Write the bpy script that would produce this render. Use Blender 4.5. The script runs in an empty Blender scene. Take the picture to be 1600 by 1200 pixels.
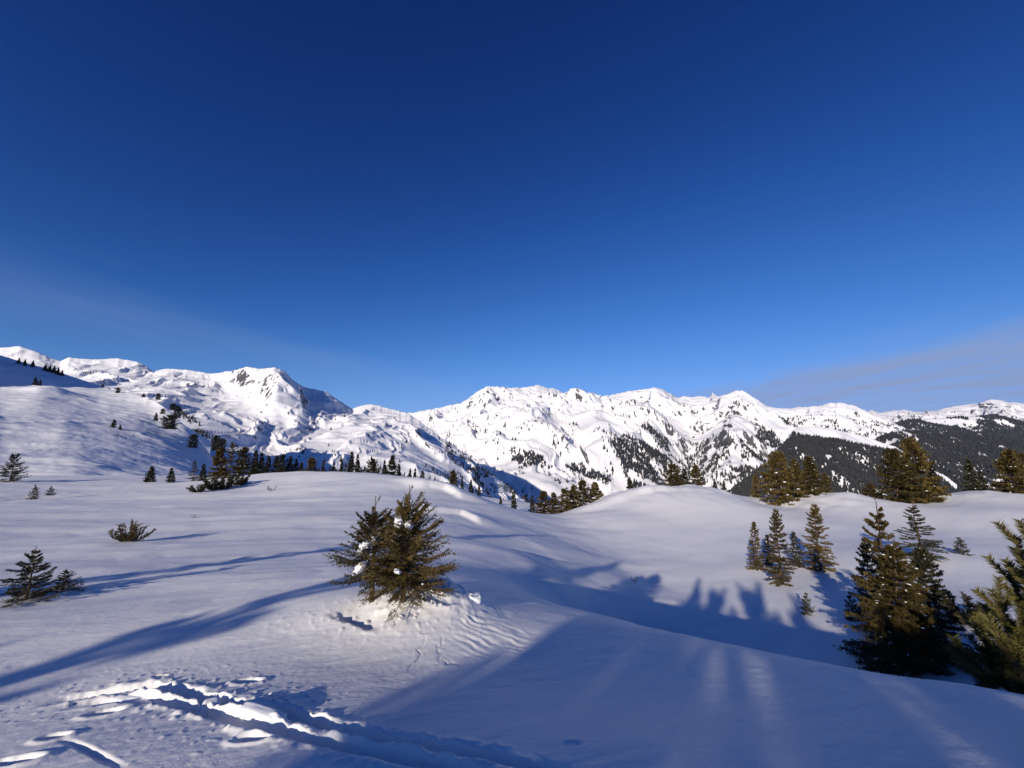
import bpy, math, random
import numpy as np
from mathutils import Vector

# ------------------------------------------------------------------ camera, sky, sun, exposure
scene = bpy.context.scene
F_PX = 625.0            # focal length in pixels of a 1600 px wide frame
HORIZON = 690.0         # row of the true horizon
EYE = 1.65
PITCH = math.atan((HORIZON - 600.0) / F_PX)
cam_data = bpy.data.cameras.new('camera')
cam_data.sensor_fit = 'HORIZONTAL'
cam_data.sensor_width = 36.0
cam_data.lens = 36.0 * F_PX / 1600.0
cam_data.clip_start = 0.05
cam_data.clip_end = 60000.0
cam = bpy.data.objects.new('camera', cam_data)
scene.collection.objects.link(cam)
cam.location = (0, 0, EYE)
cam.rotation_euler = (math.pi / 2 + PITCH, 0, 0)
scene.camera = cam

SUN_AZ = math.radians(28.0)      # shadows run this far to the right of straight ahead
SUN_EL = math.radians(18.0)
SUN_STRENGTH = 4.5
SKY_STRENGTH = 0.085
EXPOSURE = 0.12

world = bpy.data.worlds.new('World')
scene.world = world
world.use_nodes = True
wn, wl = world.node_tree.nodes, world.node_tree.links
wn.clear()


def N(nodes, kind, **kw):
    n = nodes.new(kind)
    for k, v in kw.items():
        setattr(n, k, v)
    return n


def math_node(nodes, links, op, a, b=None, c=None, clamp=False):
    n = nodes.new('ShaderNodeMath')
    n.operation = op
    n.use_clamp = clamp
    for i, v in enumerate((a, b, c)):
        if v is None:
            continue
        if isinstance(v, (int, float)):
            n.inputs[i].default_value = v
        else:
            links.new(v, n.inputs[i])
    return n.outputs[0]


def build_sky():
    sky = N(wn, 'ShaderNodeTexSky', sky_type='NISHITA')
    sky.sun_disc = False
    sky.sun_elevation = SUN_EL
    sky.sun_rotation = math.pi + SUN_AZ
    sky.altitude = 2200.0
    sky.air_density = 1.0
    sky.dust_density = 0.15
    sky.ozone_density = 3.0
    # thin cirrus sheet high above: parallel bands, in the plane of the layer
    tc = N(wn, 'ShaderNodeTexCoord')
    sep = N(wn, 'ShaderNodeSeparateXYZ')
    wl.new(tc.outputs['Generated'], sep.inputs[0])
    M = lambda op, a, b=None, c=None, clamp=False: math_node(wn, wl, op, a, b, c, clamp)
    zc = M('MAXIMUM', sep.outputs[2], 0.03)
    px = M('DIVIDE', sep.outputs[0], zc)
    py = M('DIVIDE', sep.outputs[1], zc)
    comb = N(wn, 'ShaderNodeCombineXYZ')
    wl.new(px, comb.inputs[0]); wl.new(py, comb.inputs[1])
    rot = N(wn, 'ShaderNodeVectorRotate', rotation_type='Z_AXIS')
    rot.inputs['Angle'].default_value = math.radians(14)
    wl.new(comb.outputs[0], rot.inputs['Vector'])
    mp = N(wn, 'ShaderNodeMapping')
    mp.inputs['Scale'].default_value = (1.0, 0.34, 1.0)
    wl.new(rot.outputs[0], mp.inputs['Vector'])
    nz = N(wn, 'ShaderNodeTexNoise')
    nz.inputs['Scale'].default_value = 1.0
    nz.inputs['Detail'].default_value = 6.0
    nz.inputs['Roughness'].default_value = 0.55
    nz.inputs['Distortion'].default_value = 0.6
    wl.new(mp.outputs[0], nz.inputs['Vector'])
    # lateral position of the two bands (edges wander with the noise)
    wob = M('MULTIPLY', M('SUBTRACT', nz.outputs['Fac'], 0.5), 1.6)
    lat_left = M('ADD', M('MULTIPLY', py, 0.342), M('MULTIPLY', px, -1.0))
    lat_left = M('ADD', lat_left, wob)
    left = N(wn, 'ShaderNodeMapRange', interpolation_type='SMOOTHSTEP')
    left.inputs['From Min'].default_value = 2.9
    left.inputs['From Max'].default_value = 4.4
    wl.new(lat_left, left.inputs['Value'])
    right = N(wn, 'ShaderNodeMapRange', interpolation_type='SMOOTHSTEP')
    right.inputs['From Min'].default_value = 3.3
    right.inputs['From Max'].default_value = 5.6
    wl.new(M('ADD', M('ADD', px, wob), M('MULTIPLY', py, 0.02)), right.inputs['Value'])
    soft = N(wn, 'ShaderNodeMapRange', interpolation_type='SMOOTHSTEP')
    soft.inputs['From Min'].default_value = 0.25
    soft.inputs['From Max'].default_value = 0.8
    wl.new(nz.outputs['Fac'], soft.inputs['Value'])
    body = M('MULTIPLY_ADD', soft.outputs[0], 0.6, 0.5)
    lowfade = N(wn, 'ShaderNodeMapRange', interpolation_type='SMOOTHSTEP')
    lowfade.inputs['From Min'].default_value = -0.02
    lowfade.inputs['From Max'].default_value = 0.10
    wl.new(sep.outputs[2], lowfade.inputs['Value'])
    tail = N(wn, 'ShaderNodeMapRange', interpolation_type='SMOOTHSTEP')
    tail.inputs['From Min'].default_value = 3.9
    tail.inputs['From Max'].default_value = 6.0
    tail.inputs['To Min'].default_value = 1.0
    tail.inputs['To Max'].default_value = 0.42
    wl.new(lat_left, tail.inputs['Value'])
    cl = M('MULTIPLY', M('ADD', M('MULTIPLY', M('MULTIPLY', left.outputs[0], tail.outputs[0]), CIRRUS_L), M('MULTIPLY', right.outputs[0], CIRRUS_R)), body)
    cl = M('MULTIPLY', cl, lowfade.outputs[0], clamp=True)
    # clear dry alpine air: deep saturated blue (one response curve per channel for the whole sky)
    spl = N(wn, 'ShaderNodeSeparateColor')
    wl.new(sky.outputs[0], spl.inputs[0])
    com = N(wn, 'ShaderNodeCombineColor')
    for i, (pw, k, top) in enumerate(SKY_CURVE):
        v = M('MULTIPLY', M('POWER', spl.outputs[i], pw), k)
        v = M('DIVIDE', v, M('ADD', M('DIVIDE', v, top), 1.0))
        wl.new(v, com.inputs[i])
    tint = com
    mix = N(wn, 'ShaderNodeMixRGB', blend_type='MIX')
    wl.new(cl, mix.inputs['Fac'])
    wl.new(tint.outputs[0], mix.inputs['Color1'])
    mix.inputs['Color2'].default_value = CIRRUS_COL
    bg = N(wn, 'ShaderNodeBackground')
    bg.inputs['Strength'].default_value = SKY_STRENGTH
    wl.new(mix.outputs[0], bg.inputs['Color'])
    out = N(wn, 'ShaderNodeOutputWorld')
    wl.new(bg.outputs[0], out.inputs['Surface'])


CIRRUS_L, CIRRUS_R = 0.19, 1.0
CIRRUS_COL = (2.85, 3.7, 6.2, 1)
SKY_CURVE = ((2.15, 0.29, 3.4), (1.90, 0.44, 6.4), (1.58, 0.76, 17.0))
build_sky()

sun_data = bpy.data.lights.new('sun', 'SUN')
sun_data.energy = SUN_STRENGTH
sun_data.angle = math.radians(0.53)
sun_data.color = (1.0, 0.90, 0.77)
sun = bpy.data.objects.new('sun', sun_data)
scene.collection.objects.link(sun)
to_sun = Vector((-math.sin(SUN_AZ) * math.cos(SUN_EL), -math.cos(SUN_AZ) * math.cos(SUN_EL), math.sin(SUN_EL)))
sun.rotation_euler = to_sun.to_track_quat('Z', 'Y').to_euler()

vs = scene.view_settings
vs.view_transform = 'Standard'
vs.look = 'None'
vs.exposure = EXPOSURE
vs.gamma = 1.0
vs.use_curve_mapping = False

# ------------------------------------------------------------------ helpers: projection, noise, splines
CT, ST = math.cos(PITCH), math.sin(PITCH)


def ray(x, y):
    u, v = (x - 800.0) / F_PX, (600.0 - y) / F_PX
    return u, CT - v * ST, ST + v * CT


def P(x, y, depth):
    """world point seen at picture position (x, y) at forward distance depth"""
    a, b, c = ray(x, y)
    t = depth / b
    return np.array((a * t, depth, EYE + c * t))


def azrz(p):
    return math.atan2(p[0], p[1]), math.hypot(p[0], p[1]), p[2]


def project(X, Y, Z):
    Zr = Z - EYE
    w = Y * CT + Zr * ST
    v = -Y * ST + Zr * CT
    w = np.where(w > 1e-3, w, 1e-3)
    return 800 + F_PX * X / w, 600 - F_PX * v / w


def _hash(ix, iy, seed):
    h = (ix.astype(np.int64) * 374761393 + iy.astype(np.int64) * 668265263 + seed * 982451653) & 0xFFFFFFFF
    h = ((h ^ (h >> 13)) * 1274126177) & 0xFFFFFFFF
    h = h ^ (h >> 16)
    return h


def gnoise(x, y, seed=0):
    x = np.asarray(x, float); y = np.asarray(y, float)
    ix = np.floor(x); iy = np.floor(y)
    fx = x - ix; fy = y - iy
    u = fx * fx * fx * (fx * (fx * 6 - 15) + 10)
    v = fy * fy * fy * (fy * (fy * 6 - 15) + 10)

    def g(dx, dy):
        a = _hash(ix + dx, iy + dy, seed) * (2 * math.pi / 4294967296.0)
        return np.cos(a) * (fx - dx) + np.sin(a) * (fy - dy)
    a, b, c, d = g(0, 0), g(1, 0), g(0, 1), g(1, 1)
    return 1.5 * ((a * (1 - u) + b * u) * (1 - v) + (c * (1 - u) + d * u) * v)


def fbm(x, y, seed=0, octaves=5, gain=0.5, lac=2.03):
    s = 0; a = 1.0
    for o in range(octaves):
        s = s + a * gnoise(x, y, seed + o * 17)
        x = x * lac + 3.1; y = y * lac + 1.7; a *= gain
    return s


def ridged(x, y, seed=0, octaves=5, gain=0.5, lac=2.05):
    s = 0; a = 1.0; w = 1.0
    for o in range(octaves):
        n = 1 - np.abs(gnoise(x, y, seed + o * 23)) * 1.6
        n = n * n * w
        s = s + a * n
        w = np.clip(n * 1.2, 0, 1)
        x = x * lac + 5.3; y = y * lac + 2.9; a *= gain
    return s


def sstep(a, b, x):
    t = np.clip((x - a) / (b - a), 0, 1)
    return t * t * (3 - 2 * t)


def seg_dist(X, Y, pts):
    """distance to a polyline, signed side, and arclength along it"""
    best = np.full(np.shape(X), 1e9); side = np.zeros(np.shape(X)); arc = np.zeros(np.shape(X))
    acc = 0.0
    for (x0, y0), (x1, y1) in zip(pts[:-1], pts[1:]):
        dx, dy = x1 - x0, y1 - y0
        L = math.hypot(dx, dy)
        t = np.clip(((X - x0) * dx + (Y - y0) * dy) / (L * L), 0, 1)
        d = np.hypot(X - x0 - t * dx, Y - y0 - t * dy)
        m = d < best
        best = np.where(m, d, best)
        side = np.where(m, np.sign(dx * (Y - y0) - dy * (X - x0)), side)
        arc = np.where(m, acc + t * L, arc)
        acc += L
    return best, side, arc, acc


# ------------------------------------------------------------------ helpers: meshes, materials, tagging
COL = scene.collection


def mesh_from(name, verts, faces, smooth=False):
    """faces: (n,3) or (n,4) int array"""
    verts = np.asarray(verts, np.float32); faces = np.asarray(faces, np.int32)
    me = bpy.data.meshes.new(name)
    me.vertices.add(len(verts))
    me.vertices.foreach_set('co', verts.ravel())
    k = faces.shape[1]
    me.loops.add(faces.size)
    me.loops.foreach_set('vertex_index', faces.ravel())
    me.polygons.add(len(faces))
    me.polygons.foreach_set('loop_start', np.arange(0, faces.size, k, dtype=np.int32))
    me.polygons.foreach_set('use_smooth', np.full(len(faces), smooth, dtype=bool))
    me.update(calc_edges=True)
    return me


def add_obj(name, me, mat=None, parent=None):
    o = bpy.data.objects.new(name, me)
    COL.objects.link(o)
    if mat is not None and len(me.materials) == 0:
        me.materials.append(mat)
    if parent is not None:
        o.parent = parent
    return o


def empty(name, loc, rotz=0.0, scale=(1, 1, 1)):
    o = bpy.data.objects.new(name, None)
    o.empty_display_size = 0.2
    COL.objects.link(o)
    o.location = loc
    o.rotation_euler = (0, 0, rotz)
    o.scale = scale
    return o


def tag(o, label, cat=None, group=None, kind=None):
    o['label'] = label
    if cat:
        o['category'] = cat
    if group:
        o['group'] = group
    if kind:
        o['kind'] = kind
    return o


def grid_faces(nr, nc, wrap=False):
    r = np.arange(nr - 1)[:, None]; c = np.arange(nc if wrap else nc - 1)[None, :]
    c2 = (c + 1) % nc
    a = r * nc + c; b = r * nc + c2; d = (r + 1) * nc + c; e = (r + 1) * nc + c2
    return np.stack([a, b, e, d], -1).reshape(-1, 4)


def principled(name, color, rough=0.7, spec=0.3):
    m = bpy.data.materials.new(name)
    m.use_nodes = True
    b = m.node_tree.nodes['Principled BSDF']
    b.inputs['Base Color'].default_value = (*color, 1)
    b.inputs['Roughness'].default_value = rough
    b.inputs['Specular IOR Level'].default_value = spec
    return m, m.node_tree.nodes, m.node_tree.links, b


def noise_tex(nodes, links, scale, detail=4, rough=0.55, coord=None, mapscale=None, dist=0.0):
    n = nodes.new('ShaderNodeTexNoise')
    n.inputs['Scale'].default_value = scale
    n.inputs['Detail'].default_value = detail
    n.inputs['Roughness'].default_value = rough
    n.inputs['Distortion'].default_value = dist
    if coord is not None:
        if mapscale:
            mp = nodes.new('ShaderNodeMapping')
            mp.inputs['Scale'].default_value = mapscale
            links.new(coord, mp.inputs['Vector'])
            coord = mp.outputs[0]
        links.new(coord, n.inputs['Vector'])
    return n


def snow_near_material():
    m, n, l, b = principled('snow', (0.87, 0.855, 0.835), 0.55, 0.2)
    geo = n.new('ShaderNodeNewGeometry')
    pos = geo.outputs['Position']
    vr1 = n.new('ShaderNodeVectorRotate'); vr1.rotation_type = 'Z_AXIS'; vr1.inputs['Angle'].default_value = math.radians(-25)
    l.new(pos, vr1.inputs['Vector'])
    n1 = noise_tex(n, l, 9.0, 6, 0.62, vr1.outputs[0], (1.0, 1.8, 1.0), 0.6)
    n2 = noise_tex(n, l, 70.0, 4, 0.65, pos)
    vr = n.new('ShaderNodeVectorRotate'); vr.rotation_type = 'Z_AXIS'; vr.inputs['Angle'].default_value = math.radians(-34)
    l.new(pos, vr.inputs['Vector'])
    n0 = noise_tex(n, l, 1.5, 6, 0.62, vr.outputs[0], (1.0, 1.9, 1.0), 1.2)
    b0 = n.new('ShaderNodeBump'); b0.inputs['Strength'].default_value = 0.32; b0.inputs['Distance'].default_value = 0.045
    l.new(n0.outputs['Fac'], b0.inputs['Height'])
    b1 = n.new('ShaderNodeBump'); l.new(b0.outputs[0], b1.inputs['Normal']); b1.inputs['Strength'].default_value = 0.35; b1.inputs['Distance'].default_value = 0.012
    l.new(n1.outputs['Fac'], b1.inputs['Height'])
    b2 = n.new('ShaderNodeBump'); b2.inputs['Strength'].default_value = 0.45; b2.inputs['Distance'].default_value = 0.003
    l.new(n2.outputs['Fac'], b2.inputs['Height']); l.new(b1.outputs[0], b2.inputs['Normal'])
    l.new(b2.outputs[0], b.inputs['Normal'])
    return m


def mountain_material(name='alpine_snow', rock=(0.085, 0.085, 0.088), fine=0.02, bump=6.0, ribs=4.0):
    m, n, l, b = principled(name, (0.88, 0.87, 0.87), 0.65, 0.1)
    geo = n.new('ShaderNodeNewGeometry')
    pos = geo.outputs['Position']
    att = n.new('ShaderNodeAttribute'); att.attribute_name = 'rock'
    nz = noise_tex(n, l, fine, 8, 0.70, pos, (1.15, 0.42, 0.42), 0.7)
    a = math_node(n, l, 'ADD', att.outputs['Fac'], math_node(n, l, 'MULTIPLY', math_node(n, l, 'SUBTRACT', nz.outputs['Fac'], 0.5), 2.6))
    mr = n.new('ShaderNodeMapRange'); mr.interpolation_type = 'SMOOTHSTEP'
    mr.inputs['From Min'].default_value = 0.47; mr.inputs['From Max'].default_value = 0.56
    l.new(a, mr.inputs['Value'])
    rk = noise_tex(n, l, fine * 3, 4, 0.6, pos)
    ramp = n.new('ShaderNodeValToRGB')
    ramp.color_ramp.elements[0].color = (rock[0] * 0.5, rock[1] * 0.5, rock[2] * 0.5, 1)
    ramp.color_ramp.elements[1].color = (rock[0] * 1.5, rock[1] * 1.5, rock[2] * 1.5, 1)
    l.new(rk.outputs['Fac'], ramp.inputs['Fac'])
    mix = n.new('ShaderNodeMixRGB')
    l.new(mr.outputs[0], mix.inputs['Fac'])
    mix.inputs['Color1'].default_value = (0.88, 0.87, 0.87, 1)
    l.new(ramp.outputs[0], mix.inputs['Color2'])
    l.new(mix.outputs[0], b.inputs['Base Color'])
    bp = n.new('ShaderNodeBump'); bp.inputs['Strength'].default_value = 0.45; bp.inputs['Distance'].default_value = bump
    l.new(nz.outputs['Fac'], bp.inputs['Height'])
    # runnels and small ribs that follow the fall of the slope
    rg = noise_tex(n, l, fine * 0.55, 5, 0.5, pos, (1.0, 0.45, 0.45), 0.5)
    rg.noise_type = 'RIDGED_MULTIFRACTAL'; rg.normalize = True
    bp2 = n.new('ShaderNodeBump'); bp2.inputs['Strength'].default_value = 0.6; bp2.inputs['Distance'].default_value = bump * ribs
    l.new(rg.outputs['Fac'], bp2.inputs['Height']); l.new(bp.outputs[0], bp2.inputs['Normal'])
    l.new(bp2.outputs[0], b.inputs['Normal'])
    return m


MAT_SNOW = snow_near_material()
MAT_HILL = mountain_material('hill_snow', fine=0.35, bump=0.10, ribs=1.5)
MAT_MTN = mountain_material('alpine_snow', fine=0.05, bump=1.2)
MAT_FAR = mountain_material('far_alpine_snow', fine=0.02, bump=3.5)

# ------------------------------------------------------------------ near ground
# (picture x, picture y, forward distance): where the snow surface runs
GROUND_PTS = [
    (0, 1200, 2.35), (300, 1200, 2.32), (700, 1200, 2.30), (1000, 1200, 2.30), (1300, 1200, 2.45), (1600, 1200, 2.7),
    (0, 1090, 3.4), (300, 1090, 3.2), (600, 1090, 3.3), (900, 1090, 3.5), (1200, 1090, 3.75), (1500, 1100, 4.2),
    (0, 1000, 4.9), (300, 1000, 4.8), (560, 1000, 5.0), (800, 1020, 4.9), (1000, 1020, 5.4), (1300, 1050, 5.4),
    (40, 940, 6.8), (300, 940, 6.8), (600, 955, 6.0), (740, 950, 6.5), (850, 960, 7.0),
    (930, 965, 7.6), (1000, 978, 7.8), (1100, 1003, 7.2), (1200, 1021, 6.9), (1350, 1046, 6.5), (1480, 1068, 6.1), (1600, 1092, 5.7),
    (0, 850, 13.2), (300, 850, 13), (500, 860, 12.8), (620, 862, 13.5), (700, 870, 13.5), (800, 915, 11.5),
    (0, 800, 20), (200, 800, 21), (400, 800, 22), (600, 800, 24), (700, 810, 24), (780, 850, 20), (860, 900, 15.5),
    (0, 770, 31), (150, 768, 33), (300, 766, 34), (420, 762, 36), (560, 760, 36), (640, 768, 35), (720, 790, 32), (790, 826, 26), (860, 868, 21), (930, 893, 20.5),
    (0, 757, 44), (130, 757, 45), (250, 756, 45), (330, 752, 46), (400, 742, 47), (480, 738, 47), (560, 741, 46), (640, 748, 45), (690, 758, 43),
    (720, 768, 41), (760, 783, 38), (800, 802, 34),
    (1000, 905, 23), (1050, 900, 24.5), (1000, 870, 28), (960, 890, 22.8), (1100, 880, 27.5), (1180, 890, 25.5), (1220, 915, 22.5), (1285, 893, 24.5),
    (1100, 960, 18.5), (1000, 940, 18.5), (1250, 968, 17.5), (1350, 1000, 14.8), (1410, 1044, 12.7), (1330, 970, 16.5),
    (1440, 868, 25), (1500, 862, 26.5), (1515, 975, 14.5), (1580, 895, 22), (1600, 960, 15),
    (860, 820, 34), (900, 825, 35), (950, 805, 40), (1000, 800, 42), (1100, 810, 40), (1200, 825, 38), (1300, 820, 39), (1400, 820, 39), (1500, 810, 39), (1600, 800, 39),
    (870, 803, 41), (900, 801, 43), (935, 792, 46), (960, 778, 50), (1020, 766, 53), (1080, 759, 55), (1130, 768, 54), (1190, 788, 52), (1240, 785, 52), (1300, 769, 53), (1350, 776, 52),
    (1420, 788, 50), (1470, 776, 51), (1520, 768, 51), (1600, 772, 49),
]
GROUND_WORLD = [  # places the picture does not show: behind the knoll's edge, behind the crests, behind the viewer (x, y, height)
    (2.6, 10.5, -3.2), (4.8, 10.2, -3.8), (7.5, 9.0, -3.7), (9.5, 8.4, -3.4), (3.0, 14, -5.1), (8.5, 12.0, -5.0),
    (-60, 64, -4.5), (-40, 66, -4.8), (-24, 62, -5.0), (-14, 62, -5.4), (-5, 60, -7.0), (0, 56, -8.6), (6, 58, -9.5), (16, 70, -11), (30, 74, -11), (48, 72, -10.5), (66, 66, -9.5),
    (4, 49, -8.0), (2, 47, -7.3),
    (-3, 0.8, 0.0), (0, 0.8, 0.0), (3, 0.8, -0.1), (-8, 0, 0.1), (8, 0, -0.6), (-12, 3, 0), (14, 4, -3.2),
    (-7, -13, 0.6), (0, -12, 0.5), (-18, -10, 1.0), (10, -12, -0.2), (-60, -40, 6), (0, -60, 5), (50, -50, 0), (-60, 0, 2), (-60, 30, -1.5), (40, 10, -5), (60, 30, -7),
]


def tps_fit(q, z, smooth=1e-4):
    n = len(q)
    d = np.hypot(q[:, None, 0] - q[None, :, 0], q[:, None, 1] - q[None, :, 1])
    K = np.where(d > 0, d * d * np.log(d + 1e-12), 0) + np.eye(n) * smooth
    Pm = np.c_[np.ones(n), q]
    A = np.zeros((n + 3, n + 3)); A[:n, :n] = K; A[:n, n:] = Pm; A[n:, :n] = Pm.T
    return np.linalg.solve(A, np.r_[z, 0, 0, 0])


def tps_eval(q, w, qx, qy):
    shp = np.shape(qx); qx = np.ravel(qx); qy = np.ravel(qy)
    out = np.zeros(len(qx)); n = len(q)
    for i in range(0, len(qx), 60000):
        s = slice(i, i + 60000)
        d2 = (qx[s, None] - q[None, :, 0]) ** 2 + (qy[s, None] - q[None, :, 1]) ** 2
        out[s] = (0.5 * d2 * np.log(d2 + 1e-12)) @ w[:n] + w[n] + w[n + 1] * qx[s] + w[n + 2] * qy[s]
    return out.reshape(shp)


def near_depth(d):
    """forward distances as laid out above, drawn in a little beyond the first few metres"""
    return d * (1.0 - 0.15 * float(sstep(3.0, 6.5, d)))


def _shrink(p):
    r = math.hypot(p[0], p[1])
    if p[1] < 5:
        return np.array(p, float)
    k = near_depth(r) / r
    return np.array((p[0] * k, p[1] * k, EYE + (p[2] - EYE) * k))


_pts = [P(x, y, near_depth(d)) for x, y, d in GROUND_PTS] + [_shrink(p) for p in GROUND_WORLD]
RMIN = 1.2


def _q(X, Y):
    r = np.maximum(np.hypot(X, Y), RMIN)
    return np.arctan2(X, Y), np.log(r)


_pa = np.array(_pts)
_qa = np.stack(_q(_pa[:, 0], _pa[:, 1]), -1)
_w = tps_fit(_qa, _pa[:, 2], 3e-4)
RCLIP = 72.0


def ground_base(X, Y):
    X = np.asarray(X, float); Y = np.asarray(Y, float)
    r = np.hypot(X, Y)
    k = np.where(r > RCLIP, RCLIP / np.maximum(r, 1e-6), 1.0)
    a, lr = _q(X * k, Y * k)
    z = tps_eval(_qa, _w, a, lr)
    over = np.maximum(r - RCLIP, 0)
    steep = 0.10 + 0.28 * sstep(-0.5, 0.0, a)
    return z - over * steep * sstep(0, 60, over)


def ground_px(x, y, lo=1.5, hi=90.0):
    """first point of the snow surface along the ray through a picture position"""
    a, b, c = ray(x, y)
    ts = np.geomspace(lo, hi, 1500)
    Z = ground_base(a * ts, b * ts)
    below = np.nonzero(EYE + c * ts <= Z)[0]
    t = ts[below[0]] if len(below) else hi
    return np.array((a * t, b * t, float(ground_base(np.array([a * t]), np.array([b * t]))[0])))


def gpath(pts):
    return [tuple(ground_px(*p)[:2]) for p in pts]


WIND = math.radians(62)      # drifts run along the wind


def ground_detail(X, Y):
    r = np.hypot(X, Y)
    cw, sw = math.cos(WIND), math.sin(WIND)
    U = X * sw + Y * cw; V = X * cw - Y * sw
    z = np.zeros_like(X)
    # drifts at several sizes, stretched along the wind
    amp = sstep(2.0, 9.0, r)
    bowl = 1 - 0.6 * sstep(1.0, 9.0, X - 0.10 * Y) * sstep(9, 16, r)      # the bowl on the right is smooth
    z += 0.20 * amp * bowl * fbm(U / 16, V / 8.0, 11, 3) * sstep(8, 20, r)
    z += 0.026 * (0.40 + amp) * bowl * fbm(U / 3.6, V / 1.6, 31, 3)
    lips = fbm(U / 7.0 + 0.5 * gnoise(U / 3, V / 3, 3), V / 2.6, 51, 3)
    z += 0.05 * amp * bowl * np.abs(lips)
    # ragged wind lips along the far crest
    z += 0.20 * np.exp(-((Y - 44) / 4.5) ** 2) * sstep(4, 8, X) * (np.abs(fbm(X / 4.0, Y / 3.0, 61, 4)) + 0.5 * fbm(X / 2.2, Y / 2.2, 63, 3))
    # fine wind crust
    z += 0.0030 * fbm(U / 0.45, V / 0.16, 71, 4) * (1 - 0.6 * sstep(10, 25, r))
    z += 0.0012 * gnoise(X / 0.05, Y / 0.05, 91) * (1 - sstep(4, 9, r))
    return z


def smoothbump(d, w):
    return np.exp(-(d / w) ** 2)


def build_marks():
    """ski trench, pits, mounds, drift lips: functions of place that are added to the surface"""
    T = {}
    T['rut_a'] = gpath([(60, 1096), (140, 1084), (235, 1070), (330, 1092), (450, 1118), (545, 1142), (640, 1160), (760, 1180), (880, 1204)])
    T['rut_b'] = gpath([(95, 1102), (200, 1090), (275, 1098), (350, 1122), (440, 1144), (540, 1166), (640, 1186), (740, 1206)])
    T['old_a'] = gpath([(0, 780), (60, 776), (140, 771), (230, 766)])
    T['scrape'] = gpath([(93, 1153), (125, 1165), (160, 1182), (196, 1200)])
    T['lip1'] = gpath([(640, 764), (668, 762), (697, 766), (716, 774), (726, 784)])
    T['lip2'] = gpath([(640, 801), (680, 802), (722, 807), (742, 815), (760, 824)])
    T['lip3'] = gpath([(880, 803), (935, 794), (985, 775), (1030, 767), (1068, 765)])
    T['pits'] = [(*ground_px(x, y)[:2], a, b, dp) for x, y, a, b, dp in [
        (387, 1066, .10, .05, .05), (162, 1113, .10, .05, .05), (84, 1152, .08, .04, .05), (393, 1156, .09, .045, .05), (22, 1190, .11, .05, .06),
        (895, 1162, .06, .05, .010), (770, 1178, .10, .07, .03), (250, 1056, .05, .03, .03)]]
    T['tree'] = ground_px(606, 958)
    T['mound'] = ground_px(684, 960)
    T['well'] = ground_px(570, 972)
    T['ripc'] = ground_px(880, 915)
    T['ripo'] = ground_px(775, 992)
    cr = []
    rnd = random.Random(5)
    for x, y, x2, y2 in [(665, 1005, 637, 1050), (690, 1002, 686, 1036), (686, 1036, 722, 1043)]:
        p0 = ground_px(x, y); p1 = ground_px(x2, y2)
        pts = []
        for i in range(9):
            t = i / 8
            w = 0.035 * math.sin(math.pi * t)
            pts.append((p0[0] + (p1[0] - p0[0]) * t + rnd.uniform(-1, 1) * w, p0[1] + (p1[1] - p0[1]) * t + rnd.uniform(-1, 1) * w * 1.5))
        cr.append(pts)
    T['cracks'] = cr
    return T


MARKS = build_marks()


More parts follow.
